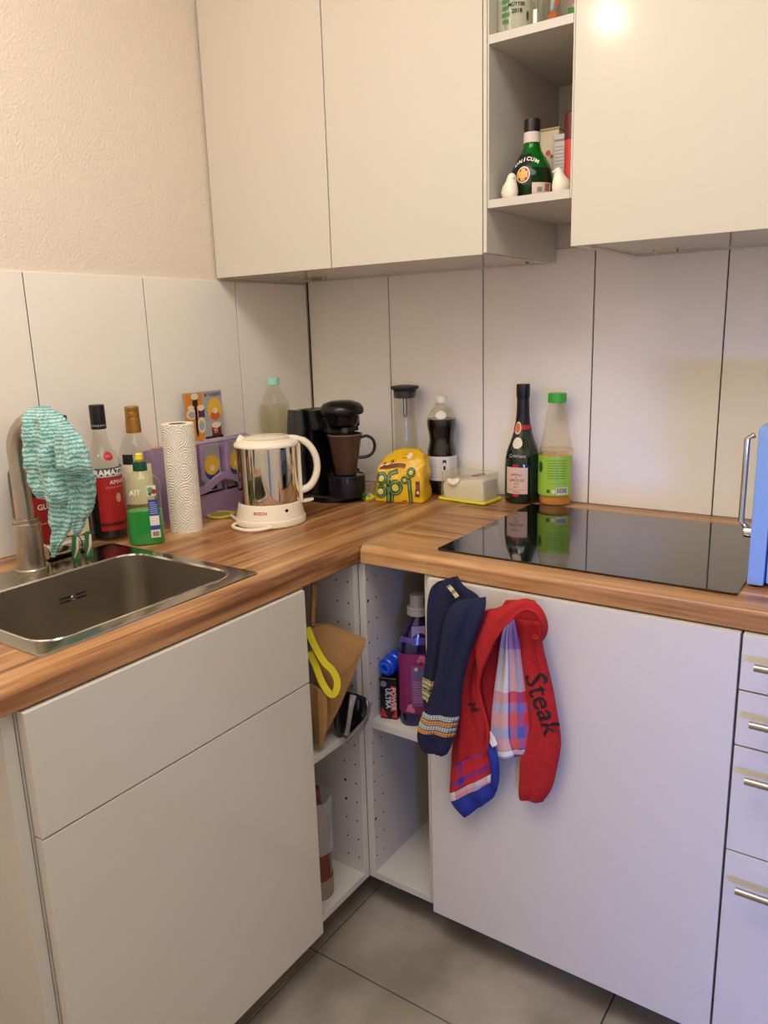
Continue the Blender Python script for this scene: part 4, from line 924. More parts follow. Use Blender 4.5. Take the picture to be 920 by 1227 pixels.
# towels hanging on the hob cabinet door
def RY(rows): return [((a, Y, z), (c, Y, e), t_) for a, z, c, e, Y, t_ in rows]
NY = (0, -1, 0)
def fabric(name, col, col2):
    return M(name, col, .95, bump=(700, .5, .0012), var=(60, .3, col2))
RED = fabric('red_cotton', '9c1114', 'b01a1a'); NAVY = fabric('navy_terry', '0d1130', '141a3c')
hk = thing('door_hook', 'small steel hook over the hob cabinet door holding the cloths', 'hook', (.91, -.645, .85))
b = B(); b.tube([(.905, -.6365, .8), (.905, -.6395, .842), (.905, -.652, .846), (.905, -.664, .846), (.905, -.667, .856)], .0022, 8); obj('hook', b, CHROME, hk, world=True)
t = thing('navy_towel', 'navy blue towel with patterned bands hanging left of the red cloth', 'towel', (.87, -.66, .5))
def seg(loops, j0, j1, k=4, eps=0):
    # the stretch of loops between rows j0 and j1, swollen outwards by eps
    out = []; m = max(2, int((j1-j0)*k)+1)
    for q in range(m+1):
        x = (j0+(j1-j0)*q/m)*k; a = min(int(x), len(loops)-2); w_ = x-a; lp_ = [Vector(u_).lerp(Vector(v_), w_) for u_, v_ in zip(loops[a], loops[a+1])]
        if eps:
            c_ = sum(lp_, Vector())/len(lp_); n_ = len(lp_); ring_ = []
            for i_ in range(n_):
                tg = (lp_[(i_+1) % n_]-lp_[i_-1]).normalized(); nn_ = Vector((tg.z, 0, -tg.x)) if False else tg.cross(Vector((0, 0, 1))); 
                if nn_.length < .2: nn_ = lp_[i_]-c_
                nn_.normalize(); nn_ = nn_ if nn_.dot(lp_[i_]-c_) > -.3*(lp_[i_]-c_).length else -nn_
                ring_.append(lp_[i_]+nn_*eps)
            lp_ = ring_
        out.append(lp_)
    return out
LB = drape(RY([(0.8363, 0.8767, 0.8826, 0.8963, -0.644, 0.004), (0.8215, 0.8606, 0.8986, 0.8787, -0.646, 0.006), (0.8142, 0.8295, 0.9346, 0.8578, -0.648, 0.008), (0.8125, 0.7881, 0.9078, 0.8066, -0.65, 0.01), (0.8114, 0.7326, 0.8788, 0.7471, -0.65, 0.01), (0.8043, 0.6843, 0.8685, 0.69, -0.65, 0.01), (0.7991, 0.6356, 0.852, 0.6394, -0.65, 0.01), (0.8004, 0.5975, 0.8373, 0.5977, -0.65, 0.01)]), NY, 22, .004, 2, 4, 2)
LF = drape(RY([(0.9068, 0.8619, 0.9678, 0.881, -0.688, 0.004), (0.8921, 0.8462, 0.9713, 0.8656, -0.695, 0.008), (0.8834, 0.8187, 0.9651, 0.8345, -0.7, 0.011), (0.8732, 0.7643, 0.9454, 0.7798, -0.7, 0.012), (0.8646, 0.709, 0.9306, 0.7246, -0.7, 0.012), (0.8502, 0.6602, 0.921, 0.6746, -0.7, 0.012), (0.8334, 0.6152, 0.915, 0.6264, -0.7, 0.012), (0.8184, 0.5735, 0.9051, 0.5834, -0.7, 0.012), (0.8151, 0.5454, 0.8946, 0.5521, -0.699, 0.012), (0.8289, 0.5246, 0.8867, 0.5347, -0.699, 0.01), (0.849, 0.5251, 0.8768, 0.526, -0.699, 0.004)]), NY, 24, .0035, 1.4, 4, 5)
b = B(); b.loft(LB, uv=True); b.loft(LF, uv=True)
obj('towel', b, NAVY, t, world=True, angle=80)
def dots(name, c1, c2, n=16): return plaid(name, ((0, c1), (.5, c2)), ((0, c1), (.6, c2)), n, 2)
ORB = dots('band_orange_dots', 'e0a050', '4a3a40'); PBB = dots('band_pale_dots', 'c6d2cc', '3c4456'); YLB = dots('band_yellow_dots', 'd6cc8c', '33384c')
for lps, j0, j1, m_ in ((LF, 6.02, 6.24, PBB), (LF, 6.30, 6.52, ORB), (LF, 6.58, 6.80, PBB), (LF, 6.86, 7.12, ORB), (LB, 5.45, 5.85, YLB), (LB, 5.95, 6.45, YLB)):
    b = B(); b.loft(seg(lps, j0, j1, 4, .0012), uv=True); obj('patterned_band', b, m_, t, world=True, angle=80)
b = B(); b.loft(drape(RY([(0.868, 0.8766, 0.8756, 0.8831, -0.662, 0.004), (0.8796, 0.8694, 0.8872, 0.8758, -0.666, 0.004), (0.893, 0.8591, 0.9005, 0.8655, -0.67, 0.004)]), NY, 6, .001, 1, 3, 1), uv=True); obj('stitched_band', b, YLB, t, world=True)

t = thing('red_cloth', 'red cotton cloth with black handwritten lettering and checked cuffs hanging on the door', 'cloth', (1.0, -.67, .45))
LR = drape(RY([(0.9149, 0.8291, 1.0042, 0.8592, -0.656, 0.006), (0.9084, 0.8094, 0.995, 0.8312, -0.658, 0.01), (0.9036, 0.7739, 0.9786, 0.7843, -0.66, 0.012), (0.8975, 0.7189, 0.9498, 0.7309, -0.66, 0.013), (0.8932, 0.6688, 0.9405, 0.6806, -0.66, 0.014), (0.8869, 0.6155, 0.9516, 0.6328, -0.66, 0.014), (0.8785, 0.5566, 0.9609, 0.5842, -0.66, 0.014), (0.874, 0.5074, 0.9646, 0.5632, -0.66, 0.014), (0.8716, 0.4736, 0.9702, 0.5501, -0.66, 0.014), (0.8692, 0.4415, 0.9758, 0.5296, -0.66, 0.014), (0.8679, 0.4174, 0.9796, 0.5084, -0.66, 0.014), (0.8707, 0.3965, 0.9816, 0.4884, -0.66, 0.013), (0.8867, 0.3802, 0.9798, 0.4652, -0.66, 0.011), (0.9026, 0.3701, 0.9705, 0.4411, -0.66, 0.004)]), NY, 26, .005, 1.4, 4, 11)
b = B(); b.loft(seg(LR, 0, 7.6), uv=True); obj('left_panel', b, RED, t, world=True, angle=80)
PL1 = plaid('red_blue_check', ((0, 'b81c22'), (.30, '3a2a7c'), (.42, 'b81c22'), (.80, 'a01a28')), ((0, 'b81c22'), (.34, '1f2f96'), (.66, 'c02024')), 1.15, 1.5)
b = B(); b.loft(seg(LR, 7.6, 10.0), uv=True); obj('checked_cuff', b, PL1, t, world=True, angle=80)
PL2 = plaid('pale_check', ((0, 'e4dfdc'), (.18, 'b02830'), (.42, 'c8767a'), (.56, '7c84b4'), (.72, 'c8767a'), (.84, 'e4dfdc'), (.94, '27348c')), ((0, 'd8b8b4'), (.5, 'd9d3d0')), 1.0, 1)
b = B(); b.loft(seg(LR, 10.0, 10.9), uv=True); obj('pale_border', b, PL2, t, world=True, angle=80)
BLUEH = fabric('blue_hem', '1a2880', '26358f')
b = B(); b.loft(seg(LR, 10.9, 13), uv=True); obj('blue_hem', b, BLUEH, t, world=True, angle=80)
b = B(); b.loft(drape(RY([(0.9549, 0.5615, 0.9697, 0.5769, -0.67, 0.008), (0.9633, 0.5466, 0.9817, 0.5595, -0.672, 0.01), (0.9718, 0.5206, 0.9901, 0.5301, -0.674, 0.01), (0.9718, 0.4908, 0.9902, 0.4969, -0.674, 0.009), (0.9708, 0.4706, 0.9857, 0.4757, -0.672, 0.004)]), NY, 8, .001, 1, 4, 3), uv=True); obj('blue_hem', b, BLUEH, t, world=True, angle=80)
b = B(); b.loft(drape(RY([(0.9613, 0.5845, 0.9686, 0.5939, -0.668, 0.006), (0.9651, 0.5729, 0.9798, 0.5845, -0.672, 0.007), (0.9717, 0.5612, 0.9863, 0.5728, -0.674, 0.005)]), NY, 8, .001, 1, 4, 3), uv=True); obj('pale_corner', b, fabric('pale_cotton', 'd4cfca', 'e0dcd6'), t, world=True, angle=80)
# twisted upper strap
b = B(); st = [(0.9306, -0.672, 0.7959), (0.9491, -0.676, 0.8319), (0.9852, -0.688, 0.8593), (1.0239, -0.698, 0.8826), (1.0551, -0.702, 0.8973), (1.0793, -0.702, 0.889), (1.0947, -0.7, 0.866), (1.096, -0.698, 0.8402), (1.0819, -0.694, 0.8166), (1.0647, -0.688, 0.8157), (1.0576, -0.68, 0.8343)]; en = [(0.9614, -0.7, 0.7267), (0.9904, -0.712, 0.7922), (1.017, -0.718, 0.8361), (1.0393, -0.72, 0.8621), (1.0593, -0.718, 0.8795), (1.0768, -0.714, 0.8767), (1.088, -0.71, 0.8618), (1.0882, -0.706, 0.8414), (1.081, -0.7, 0.8299), (1.0695, -0.692, 0.8279), (1.0634, -0.682, 0.8378)]
A_, E_ = smooth(st, 5), smooth(en, 5)
loops = []
for j, (a, c) in enumerate(zip(A_, E_)):
    a, c = Vector(a), Vector(c); w_ = c-a; nn = Vector((0, -1, .35)).normalized(); q_ = []
    for i in range(9): u_ = i/8; q_.append(a.lerp(c, u_)+nn*(.006*math.sin(PI*u_)+.0022*math.sin(9*u_+j*.25)+.002))
    for i in range(8, -1, -1): u_ = i/8; q_.append(a.lerp(c, u_)+nn*(.006*math.sin(PI*u_)+.0022*math.sin(9*u_+j*.25)-.002))
    loops.append(q_)
b.loft(loops); obj('strap', b, RED, t, world=True, angle=80)
b = B(); b.tube([Vector(q)+Vector((0, -.001, 0)) for q in E_], .0016, 6); obj('strap_hem', b, RED, t, world=True)
# edge fold running down the left panel
b = B(); b.tube(smooth([(0.9894, -0.71, 0.7913), (0.966, -0.702, 0.7423), (0.9546, -0.694, 0.6982), (0.9597, -0.69, 0.6572), (0.9696, -0.688, 0.6216), (0.9722, -0.686, 0.5872), (0.961, -0.682, 0.5454)], 5), [.004]*9+[.0035]*22, 8); obj('fold_edge', b, RED, t, world=True)
# inner back layer
b = B(); b.loft(drape(RY([(0.9909, 0.8667, 1.0488, 0.8769, -0.65, 0.004), (0.9699, 0.8323, 1.0674, 0.8507, -0.65, 0.005), (0.9582, 0.7984, 1.0655, 0.8199, -0.648, 0.006), (0.9437, 0.7426, 1.0496, 0.7661, -0.648, 0.006), (0.9324, 0.6772, 1.0368, 0.7029, -0.648, 0.006), (0.9361, 0.6141, 1.0306, 0.6398, -0.648, 0.006), (0.9436, 0.5511, 1.0206, 0.5831, -0.648, 0.004)]), NY, 12, .003, 2, 4, 21), uv=True); obj('inner_layer', b, RED, t, world=True, angle=80)
PL3 = plaid('checked_lining', ((0, 'd8d4d2'), (.40, 'd8d4d2'), (.50, '1f2f8c'), (.54, 'd0605c'), (.72, '3a4ca4'), (.88, 'c02030')), ((0, '2c3c98'), (.09, 'f0ece8'), (.17, '3a3c80'), (.185, 'd05850'), (.28, '5560a8'), (.36, 'd0443c'), (.44, '7078b4'), (.50, 'c02c34'), (.56, 'd0c8c8'), (.80, '7c88c4')), 1, 1)
b = B(); b.loft(drape(RY([(0.9959, 0.8321, 1.0132, 0.8354, -0.66, 0.004), (0.9866, 0.7919, 1.0247, 0.7998, -0.662, 0.008), (0.9807, 0.7395, 1.0365, 0.7523, -0.664, 0.01), (0.9737, 0.6851, 1.0439, 0.7027, -0.664, 0.011), (0.9684, 0.6301, 1.0497, 0.6522, -0.664, 0.011), (0.9666, 0.5749, 1.0538, 0.6094, -0.664, 0.01), (0.9741, 0.544, 1.0594, 0.5809, -0.664, 0.008), (0.9815, 0.5334, 1.0562, 0.5657, -0.664, 0.004)]), NY, 16, .004, 2, 4, 15), uv=True); obj('checked_lining', b, PL3, t, world=True, angle=80)
b = B(); b.loft(drape(RY([(1.0157, 0.8352, 1.0694, 0.839, -0.658, 0.006), (1.0238, 0.7989, 1.0709, 0.8004, -0.66, 0.012), (1.0304, 0.7501, 1.0807, 0.765, -0.662, 0.015), (1.0379, 0.7004, 1.0931, 0.7193, -0.662, 0.016), (1.0436, 0.6584, 1.1023, 0.6741, -0.662, 0.016), (1.0459, 0.615, 1.1098, 0.6333, -0.662, 0.016), (1.0309, 0.5568, 1.1122, 0.6029, -0.662, 0.016), (1.0278, 0.5103, 1.1065, 0.5573, -0.662, 0.015), (1.0264, 0.4728, 1.0958, 0.5057, -0.662, 0.012), (1.0275, 0.4572, 1.0768, 0.4689, -0.66, 0.004)]), NY, 18, .004, 1.4, 4, 18), uv=True)
bmesh.ops.recalc_face_normals(b.bm, faces=b.bm.faces); bv = BVHTree.FromBMesh(b.bm)
rp_ = obj('right_panel', b, RED, t, world=True, angle=80)
def written(s_, size, x, z, rot, par, bvh_, mat, off=.0004, shear=0):
    me = text_me(s_, size, off); bm_ = bmesh.new(); bm_.from_mesh(me); bmesh.ops.triangulate(bm_, faces=bm_.faces); bmesh.ops.subdivide_edges(bm_, edges=[e for e in bm_.edges if e.calc_length() > .003], cuts=2); bm_.to_mesh(me); bm_.free()
    c_, s2_ = math.cos(rot), math.sin(rot)
    for v in me.vertices:
        a, c = v.co.x+shear*v.co.y, v.co.y; px_, pz_ = x+a*c_-c*s2_, z+a*s2_+c*c_
        h, nn, i_, d_ = bvh_.ray_cast(Vector((px_, -1.2, pz_)), Vector((0, 1, 0)))
        v.co = (px_, (h.y if h else -.676)-.0009, pz_)
    return obj('lettering', me, mat, par, world=True, label='black handwritten word on the red cloth')
MARK = M('marker_black', '1a0a0c', .8)
(sx_, sz_), (ex_, ez_) = [(1.063, 0.7454), (1.105, 0.6241)]
written('Steak', .057, (sx_+ex_)/2-.004, (sz_+ez_)/2, math.atan2(ez_-sz_, ex_-sx_), rp_, bv, MARK, .0006)
b = B(); b.loft(LR); bmesh.ops.recalc_face_normals(b.bm, faces=b.bm.faces); bv2 = BVHTree.FromBMesh(b.bm); b.bm.free()
for s_, (x, z), sz2 in (('M', (0.931, 0.6371), .030), ('h', (0.9242, 0.7657), .034)): written(s_, sz2, x, z, -1.1, t, bv2, M('faded_marker', '4a0d12', .8))

# ================================================================ OPEN WALL SHELF
ZS = 1.6339
UP = [(0, .003)]+smooth([(.030, 0), (.0400, .003), (.0455, .014), (.0465, .03), (.0450, .048), (.0395, .066), (.0300, .083), (.0210, .097), (.0175, .108), (.0165, .118), (.0162, .150)], 3)
p = (.8735, -.292, ZS); t = thing('herbal_liqueur_bottle', 'round green liqueur bottle with red cross emblem on the open wall shelf', 'bottle', p, face(p))
f = prof_R(UP); b = B(); b.lathe(UP, 40); obj('glass_body', b, glass('green_glass', '3fae50', .05, .04), t)
liquid(t, UP, .060, M('dark_bitter', '0d0b08', .1), .002)
obj('inner_back', B().lathe([(f(z)*.93, z) for z in [.062+.004*k for k in range(16)]], 32), M('green_bottle_wall', '30c85c', .2), t)
b = cap_ribbed(.0168, .134, .160, 24); obj('cap', b, M('brown_black_cap', '1d120f', .3), t)
b = B(); b.lathe([(f(.115)+.001, .114), (f(.134)+.001, .1345)], 36); obj('neck_label', b, M('pale_neck_label', 'd9cfc6', .6), t)
patch(f, .026, .090, -1.35, -.02, M('dark_green_label', '101c15', .3), t, name='dark_label', label='dark label round the emblem')
em = patch(f, .030, .064, -.72, -.08, M('emblem_rim', 'e6d8d0', .5), t, name='emblem', eps=.0008, shape=1, label='round emblem with a gold cross on red')
patch(f, .0325, .0615, -.67, -.13, M('emblem_red', '8e2018', .5), em, name='emblem_field', eps=.0012, shape=1)
patch(f, .0405, .0535, -.62, -.18, M('emblem_gold', 'dcae58', .5), em, name='cross_bar', eps=.0018); patch(f, .0345, .0595, -.50, -.30, M('emblem_gold', 'dcae58'), em, name='cross_bar', eps=.0018)
for k, ch in enumerate('UNICUM'):
    a = -.94+.245*k; text_round(ch, .0115, f, .0665+.012*math.sin(PI*(k+.5)/6.5), a, WINK, em, eps=.0012, tilt=.5-.2*k, offset=.0004)
lb = patch(f, .006, .030, .02, 1.0, M('tag_label', 'd8c6b4', .6), t, name='lower_label', label='pale lower label')
patch(f, .0125, .021, .25, .48, M('grey_ink', '8c8a86'), lb, name='print_mark', eps=.0008, m=2); patch(f, .014, .028, .62, .88, M('tag_red', 'a1685c', .6), lb, name='print_mark', eps=.0008, m=2)
CER = M('white_glazed_ceramic', 'ece3cf', .22, coat=.3)
def bird(lab, x, y, s_, turn):
    q = (x, y, ZS); t = thing('ceramic_bird', lab, 'figurine', q, face(q, turn), 'white ceramic birds on the shelf')
    L_ = []
    for z, w_, d_, o_ in ((0, .011, .015, 0), (.003, .0155, .021, 0), (.014, .0180, .024, .002), (.026, .0160, .020, 0), (.034, .0120, .0135, -.005), (.040, .0105, .0115, -.0075), (.046, .0088, .0095, -.009), (.0505, .005, .0055, -.009), (.052, .0012, .0015, -.009)):
        L_.append([(w_*s_*math.cos(2*PI*k/20), (d_*math.sin(2*PI*k/20)+o_)*s_, z*s_) for k in range(20)])
    b = B(); b.loft(L_); obj('body', b, CER, t, angle=70)
    b = B(); b.loft([[(math.cos(2*PI*k/8)*r*s_, y_*s_, (z_+math.sin(2*PI*k/8)*r)*s_) for k in range(8)] for r, y_, z_ in ((.0042, -.016, .043), (.003, -.0205, .0425), (.0006, -.0255, .0415))]); obj('beak', b, CER, t)
    b = B(); b.loft([[(math.cos(2*PI*k/10)*w_*s_, y_*s_, (z_+math.sin(2*PI*k/10)*h_)*s_) for k in range(10)] for w_, h_, y_, z_ in ((.010, .008, .018, .014), (.009, .005, .026, .020), (.005, .0025, .033, .025))]); obj('tail', b, CER, t)
bird('white ceramic bird left of the green liqueur bottle', .8520, -.352, .95, .4)
bird('larger white ceramic bird right of the green liqueur bottle', .9615, -.345, .92, -.9)
CBX = M('cream_carton', 'e4d6b4', .6)
t = thing('carton', 'cream carton with small red flower print behind the green liqueur bottle', 'box', (.868, -.165, ZS))
obj('box', slab(.844, .892, -.192, -.140, ZS, ZS+.158, .0015, 1), CBX, t, world=True); obj('top_flap', slab(.843, .893, -.193, -.139, ZS+.158, ZS+.163, .001, 1), M('tan_lid_card', 'c9b386', .6), t, world=True)
for x, z, r in ((.868, .112, .006), (.876, .104, .004), (.861, .102, .0035)): obj('flower_print', B().disc((x, -.1925, ZS+z), r, 'y', 10), M('flower_red', 'c2634a', .6), t, world=True)
t = thing('carton', 'white carton with grey print leaning behind the right ceramic bird', 'box', (.925, -.235, ZS))
obj('box', slab(.8985, .9455, -.238, -.19, ZS, ZS+.136, .0012, 1), M('white_carton', 'd5d0ca', .6), t, world=True)
obj('print_line', slab(.902, .946, -.2385, -.2378, ZS+.122, ZS+.126), M('grey_ink', '8c8a86'), t, world=True)
for k in range(11): obj('print_line', slab(.903, .944-(k % 3)*.004, -.2385, -.2378, ZS+.040+.007*k, ZS+.0425+.007*k), M('pale_grey_ink', 'b4aeaa', .6), t, world=True)
p = (.961, -.289, ZS); t = thing('ketchup_bottle', 'slim red bottle with dark red cap at the right edge of the shelf', 'bottle', p, face(p))
b = B(); b.lathe([(0, 0), (.0150, 0), (.0155, .004), (.0155, .118), (.012, .128), (0, .128)], 24); obj('bottle_body', b, M('red_bottle', 'c83a34', .35), t)
b = B(); b.lathe([(.0156, .108), (.0162, .110), (.0160, .158), (.013, .161), (0, .161)], 24); obj('cap', b, M('dark_red_cap', '5e1a1c', .4), t)
ZG = 1.9429
def tumbler(lab, p, r, h, group=None, mat=None):
    t = thing('drinking_glass', lab, 'glass', p, face(p), 'drinking glasses on the top shelf')
    b = B(); b.lathe([(0, 0), (r*.94, 0), (r*.97, .002), (r, h), (r-.0022, h), (r*.94-.002, .010), (0, .009)], 36); obj('glass_body', b, mat or GLASS, t); return t, (lambda z: r*(.97+.03*z/h))
p = (.847, -.318, ZG); t, f = tumbler('wide glass mug with green fir tree print and black lettering on the top shelf', p, .0405, .12, None, glass('frosted_glass', 'eeeede', .30, .2))
GI = M('green_ink', '3f7a48', .6)
for z, w_ in ((.024, .17), (.036, .22), (.048, .18), (.06, .22), (.072, .16), (.084, .12)):
    for s_ in (-1, 1): patch(f, z-.004, z+.003, -.55+(s_-1)*w_/2, -.55+(s_+1)*w_/2, GI, t, name='tree_print', eps=.0008, n=4, m=1)
patch(f, .012, .09, -.565, -.535, GI, t, name='tree_print', eps=.0008, n=2)
text_round('BSS', .011, f, .062, .02, INK, t, offset=.0003); text_round('MÜTTER', .009, f, .051, .02, INK, t, offset=.0003); text_round('2018', .0105, f, .0395, .04, INK, t, offset=.0004)
patch(f, .022, .040, .52, .66, M('brown_ink', '5a3318'), t, name='small_print', eps=.0008, n=3, shape=1)
p = (.9035, -.335, ZG); t, f = tumbler('slim plain glass with bright white stripe between the printed glasses', p, .0165, .10); patch(f, .006, .034, -.7, -.2, WINK, t, name='white_stripe', n=3)
patch(f, .05, .09, -.7, .6, PAPER, t, name='white_print', eps=.0006)
p = (.909, -.285, ZG); t, f = tumbler('clear glass with orange animal print on the top shelf', p, .022, .11)
patch(f, .020, .040, -.3, .4, M('orange_ink', 'd2682a', .6), t, name='orange_print', eps=.0008, shape=1); patch(f, .034, .038, .2, .75, M('orange_ink', 'd2682a'), t, name='orange_print', eps=.0010, m=1); patch(f, .05, .07, .3, .7, M('orange_ink', 'd2682a'), t, name='orange_print', eps=.0008, shape=1)
patch(f, .018, .025, .55, .72, PAPER, t, name='white_dot', eps=.001, shape=1)
p = (.930, -.228, ZG); t, f = tumbler('clear glass with green square print at the right edge of the top shelf', p, .024, .10)
patch(f, .034, .058, -.35, .75, M('leaf_green_ink', '4f9a35', .6), t, name='green_print', eps=.0008); patch(f, .064, .09, -.5, .7, M('pink_ink', 'b98a86', .6), t, name='pink_print', eps=.0008)

# ================================================================ UNDER THE WORKTOP
KRAFT = M('kraft_paper', '8f6a3c', .8, bump=(55, .45, .004), var=(9, .35, 'a67c48'))
t = thing('paper_bag', 'brown kraft paper bag tilted in the open shelf under the worktop corner', 'bag', (.60, -.74, .4905))
VP = [(0.5863, -0.7466, 0.7635), (0.6126, -0.7284, 0.7624), (0.647, -0.7045, 0.744), (0.6786, -0.6825, 0.7237), (0.656, -0.6983, 0.6571), (0.6313, -0.7154, 0.5874), (0.6067, -0.7325, 0.5285), (0.5873, -0.7459, 0.4969), (0.5792, -0.7515, 0.5215)]
b = B(); hv = Vector((-VN[0], -VN[1], 0))
F_ = [Vector(q)-hv*(.004+.004*noise.noise(Vector(q)*30)) for q in VP]; G_ = [Vector(q)+hv*(.026+.004*noise.noise(Vector(q)*25)) for q in VP]
ctr = sum(F_, Vector())/len(F_)-hv*.010; ctb = sum(G_, Vector())/len(G_)
vf = [b.bm.verts.new(v) for v in F_]; vg = [b.bm.verts.new(v) for v in G_]; c1 = b.bm.verts.new(ctr); c2 = b.bm.verts.new(ctb)
for i in range(len(vf)):
    j = (i+1) % len(vf); b.bm.faces.new((vf[i], vf[j], c1)); b.bm.faces.new((vg[j], vg[i], c2)); b.bm.faces.new((vf[j], vf[i], vg[i], vg[j]))
bmesh.ops.recalc_face_normals(b.bm, faces=b.bm.faces)
bmesh.ops.subdivide_edges(b.bm, edges=b.bm.edges[:], cuts=4, use_grid_fill=True)
for v in b.bm.verts: v.co += Vector((0, 0, 1))*(.0012*noise.noise(v.co*60))-hv*(.0035*noise.noise(v.co*28+Vector((3, 1, 4))))
obj('bag', b, KRAFT, t, world=True, angle=20)
b = B(); b.loft(drape([((0.5836, -0.7408, 0.8638), (0.5947, -0.733, 0.8542), 0.003), ((0.5879, -0.7499, 0.8155), (0.5965, -0.7439, 0.8133), 0.004), ((0.5861, -0.7512, 0.7725), (0.5932, -0.7462, 0.7685), 0.004)], VN, 6, .001, 1, 3, 1)); obj('handle', b, KRAFT, t, world=True)
t = thing('paper_bag', 'folded smaller brown paper bag standing low behind the sink cabinet door edge', 'bag', (.61, -.775, .4905))
b = B(); b.loft(drape([((0.6026, -0.7831, 0.6555), (0.632, -0.7627, 0.6295), 0.004), ((0.6024, -0.7833, 0.6172), (0.6309, -0.7635, 0.6006), 0.007), ((0.6031, -0.7828, 0.5628), (0.6293, -0.7646, 0.5578), 0.008), ((0.6068, -0.7802, 0.5114), (0.6217, -0.7699, 0.5148), 0.006)], VN, 8, .004, 1.5, 4, 3)); obj('bag', b, KRAFT, t, world=True, angle=30)
YB = M('yellow_webbing', 'd9c81e', .6)
t = thing('yellow_strap', 'yellow carrying strap looping down over the brown paper bag', 'strap', (.62, -.74, .58))
def ribbon(path, w_, th, name, mat):
    P = [Vector(q) for q in smooth(path, 5)]; L_ = []; vn = Vector(VN)
    for i, q in enumerate(P):
        d_ = (P[min(i+1, len(P)-1)]-P[max(i-1, 0)]).normalized(); s_ = d_.cross(vn).normalized()
        L_.append([q+s_*w_+vn*th, q-s_*w_+vn*th, q-s_*w_-vn*th, q+s_*w_-vn*th])
    b = B(); b.loft(L_); return obj(name, b, mat, t, world=True)
ribbon([(0.5996, -0.7779, 0.7769), (0.6134, -0.7756, 0.7418), (0.6328, -0.7694, 0.7045), (0.6477, -0.7615, 0.6861), (0.6554, -0.7561, 0.6612), (0.6517, -0.7588, 0.6366), (0.6415, -0.7634, 0.6303), (0.6255, -0.7696, 0.6556), (0.6117, -0.7719, 0.6931), (0.5988, -0.776, 0.7219)], .0070, .0012, 'strap', YB)
FOIL = M('silver_foil', 'aaa8a3', .3, .8, bump=(90, .5, .004)); BLKF = M('black_foil_pack', '0c0d14', .25, bump=(70, .5, .004), coat=.4)
t = thing('foil_pouch', 'crumpled black and silver foil pouch at the front of the open shelf', 'pouch', (.63, -.695, .4905))
b = B(); b.loft(drape([((0.6227, -0.6909, 0.6026), (0.6482, -0.6732, 0.5935), 0.003), ((0.6128, -0.7002, 0.588), (0.6641, -0.6646, 0.5819), 0.012), ((0.6053, -0.7078, 0.5572), (0.6677, -0.6646, 0.5587), 0.016), ((0.6028, -0.7096, 0.5289), (0.664, -0.6672, 0.5345), 0.016), ((0.6037, -0.7066, 0.5032), (0.6468, -0.6766, 0.5096), 0.012), ((0.6081, -0.701, 0.4895), (0.6359, -0.6818, 0.4925), 0.004)], VN, 14, .010, 2, 3, 2), caps=True); obj('pouch', b, BLKF, t, world=True, angle=25)
b = B(); b.loft(drape([((0.65, -0.7085, 0.609), (0.6617, -0.7003, 0.6046), 0.002), ((0.6484, -0.7144, 0.5797), (0.6572, -0.7083, 0.5753), 0.003), ((0.6443, -0.7173, 0.5441), (0.6516, -0.7122, 0.5398), 0.003), ((0.6363, -0.718, 0.514), (0.6452, -0.7118, 0.5096), 0.003)], VN, 6, .002, 1, 3, 7)); obj('silver_seam', b, FOIL, t, world=True, angle=25)
b = B(); b.loft(drape([((0.6755, -0.6859, 0.5941), (0.6857, -0.6789, 0.5857), 0.002), ((0.6783, -0.6888, 0.5604), (0.6842, -0.6848, 0.5562), 0.003), ((0.6579, -0.703, 0.5292), (0.6697, -0.6948, 0.5207), 0.004), ((0.6366, -0.7129, 0.5036), (0.6513, -0.7027, 0.4928), 0.005), ((0.6335, -0.7127, 0.4924), (0.6453, -0.7044, 0.4837), 0.003)], VN, 6, .003, 1.5, 3, 8)); obj('silver_edge', b, FOIL, t, world=True, angle=25)
# detergent bottle, box, blue bottle
p = (.727, -.548, .4983); t = thing('fabric_softener_bottle', 'purple detergent bottle with magenta label and grey cap on the inner shelf', 'bottle', p, face(p, .12))
PUR = M('purple_pet', '17103a', .12, coat=.4)
SB = [(0, .042, .030), (.004, .046, .034), (.03, .0465, .0345), (.16, .046, .034), (.185, .0445, .033), (.205, .040, .030), (.225, .032, .026), (.243, .022, .020), (.252, .0165, .0165), (.262, .016, .016)]
b = B(); b.loft([oval(z, w_, d_, 36, 2.8 if z < .2 else 2.2) for z, w_, d_ in [tuple(q) for q in smooth(SB, 3)]]); obj('bottle_body', b, PUR, t)
b = cap_ribbed(.0235, .258, .278, 40); obj('cap_collar', b, M('grey_cap', '9a958e', .4), t); b = B(); b.lathe([(.0172, .277), (.0172, .303), (.0155, .305), (0, .305)], 32); obj('cap', b, M('grey_cap', '9a958e'), t)
b = B(); b.loft([oval(z, .0468, .0350, 36, 2.8) for z in (.032, .09, .176)], caps=False); lb = obj('label', b, M('magenta_label', '691a50', .45, var=(22, .2, '842454')), t)
def fl(name, x0, x1, z0, z1, mat, par, y=-.0354): return obj(name, B().box(x0, x1, y-.0004, y, z0, z1), mat, par)
fl('text_panel', -.022, .016, .050, .148, M('mauve_panel', '77497f', .5), lb)
for k in range(9): fl('print_line', -.018, .012-(k % 3)*.003, .060+.006*k, .0618+.006*k, M('pale_mauve_ink', '9d80a6', .6), lb, -.0358)
obj('badge_print', B().disc((-.004, -.0360, .128), .007, 'y', 16), M('badge_blue', '3d6a94', .5), lb); obj('badge_print', B().disc((-.011, -.0360, .140), .0045, 'y', 14), M('badge_grey', 'b5b0b0', .5), lb)
for x, z, r in ((.002, .165, .008), (.010, .158, .006), (-.004, .160, .005), (-.026, .05, .007), (-.021, .041, .006), (-.030, .043, .0045)): obj('flower_print', B().disc((x, -.0357, z), r, 'y', 12), M('pink_flower', 'c86a8e', .5), lb)
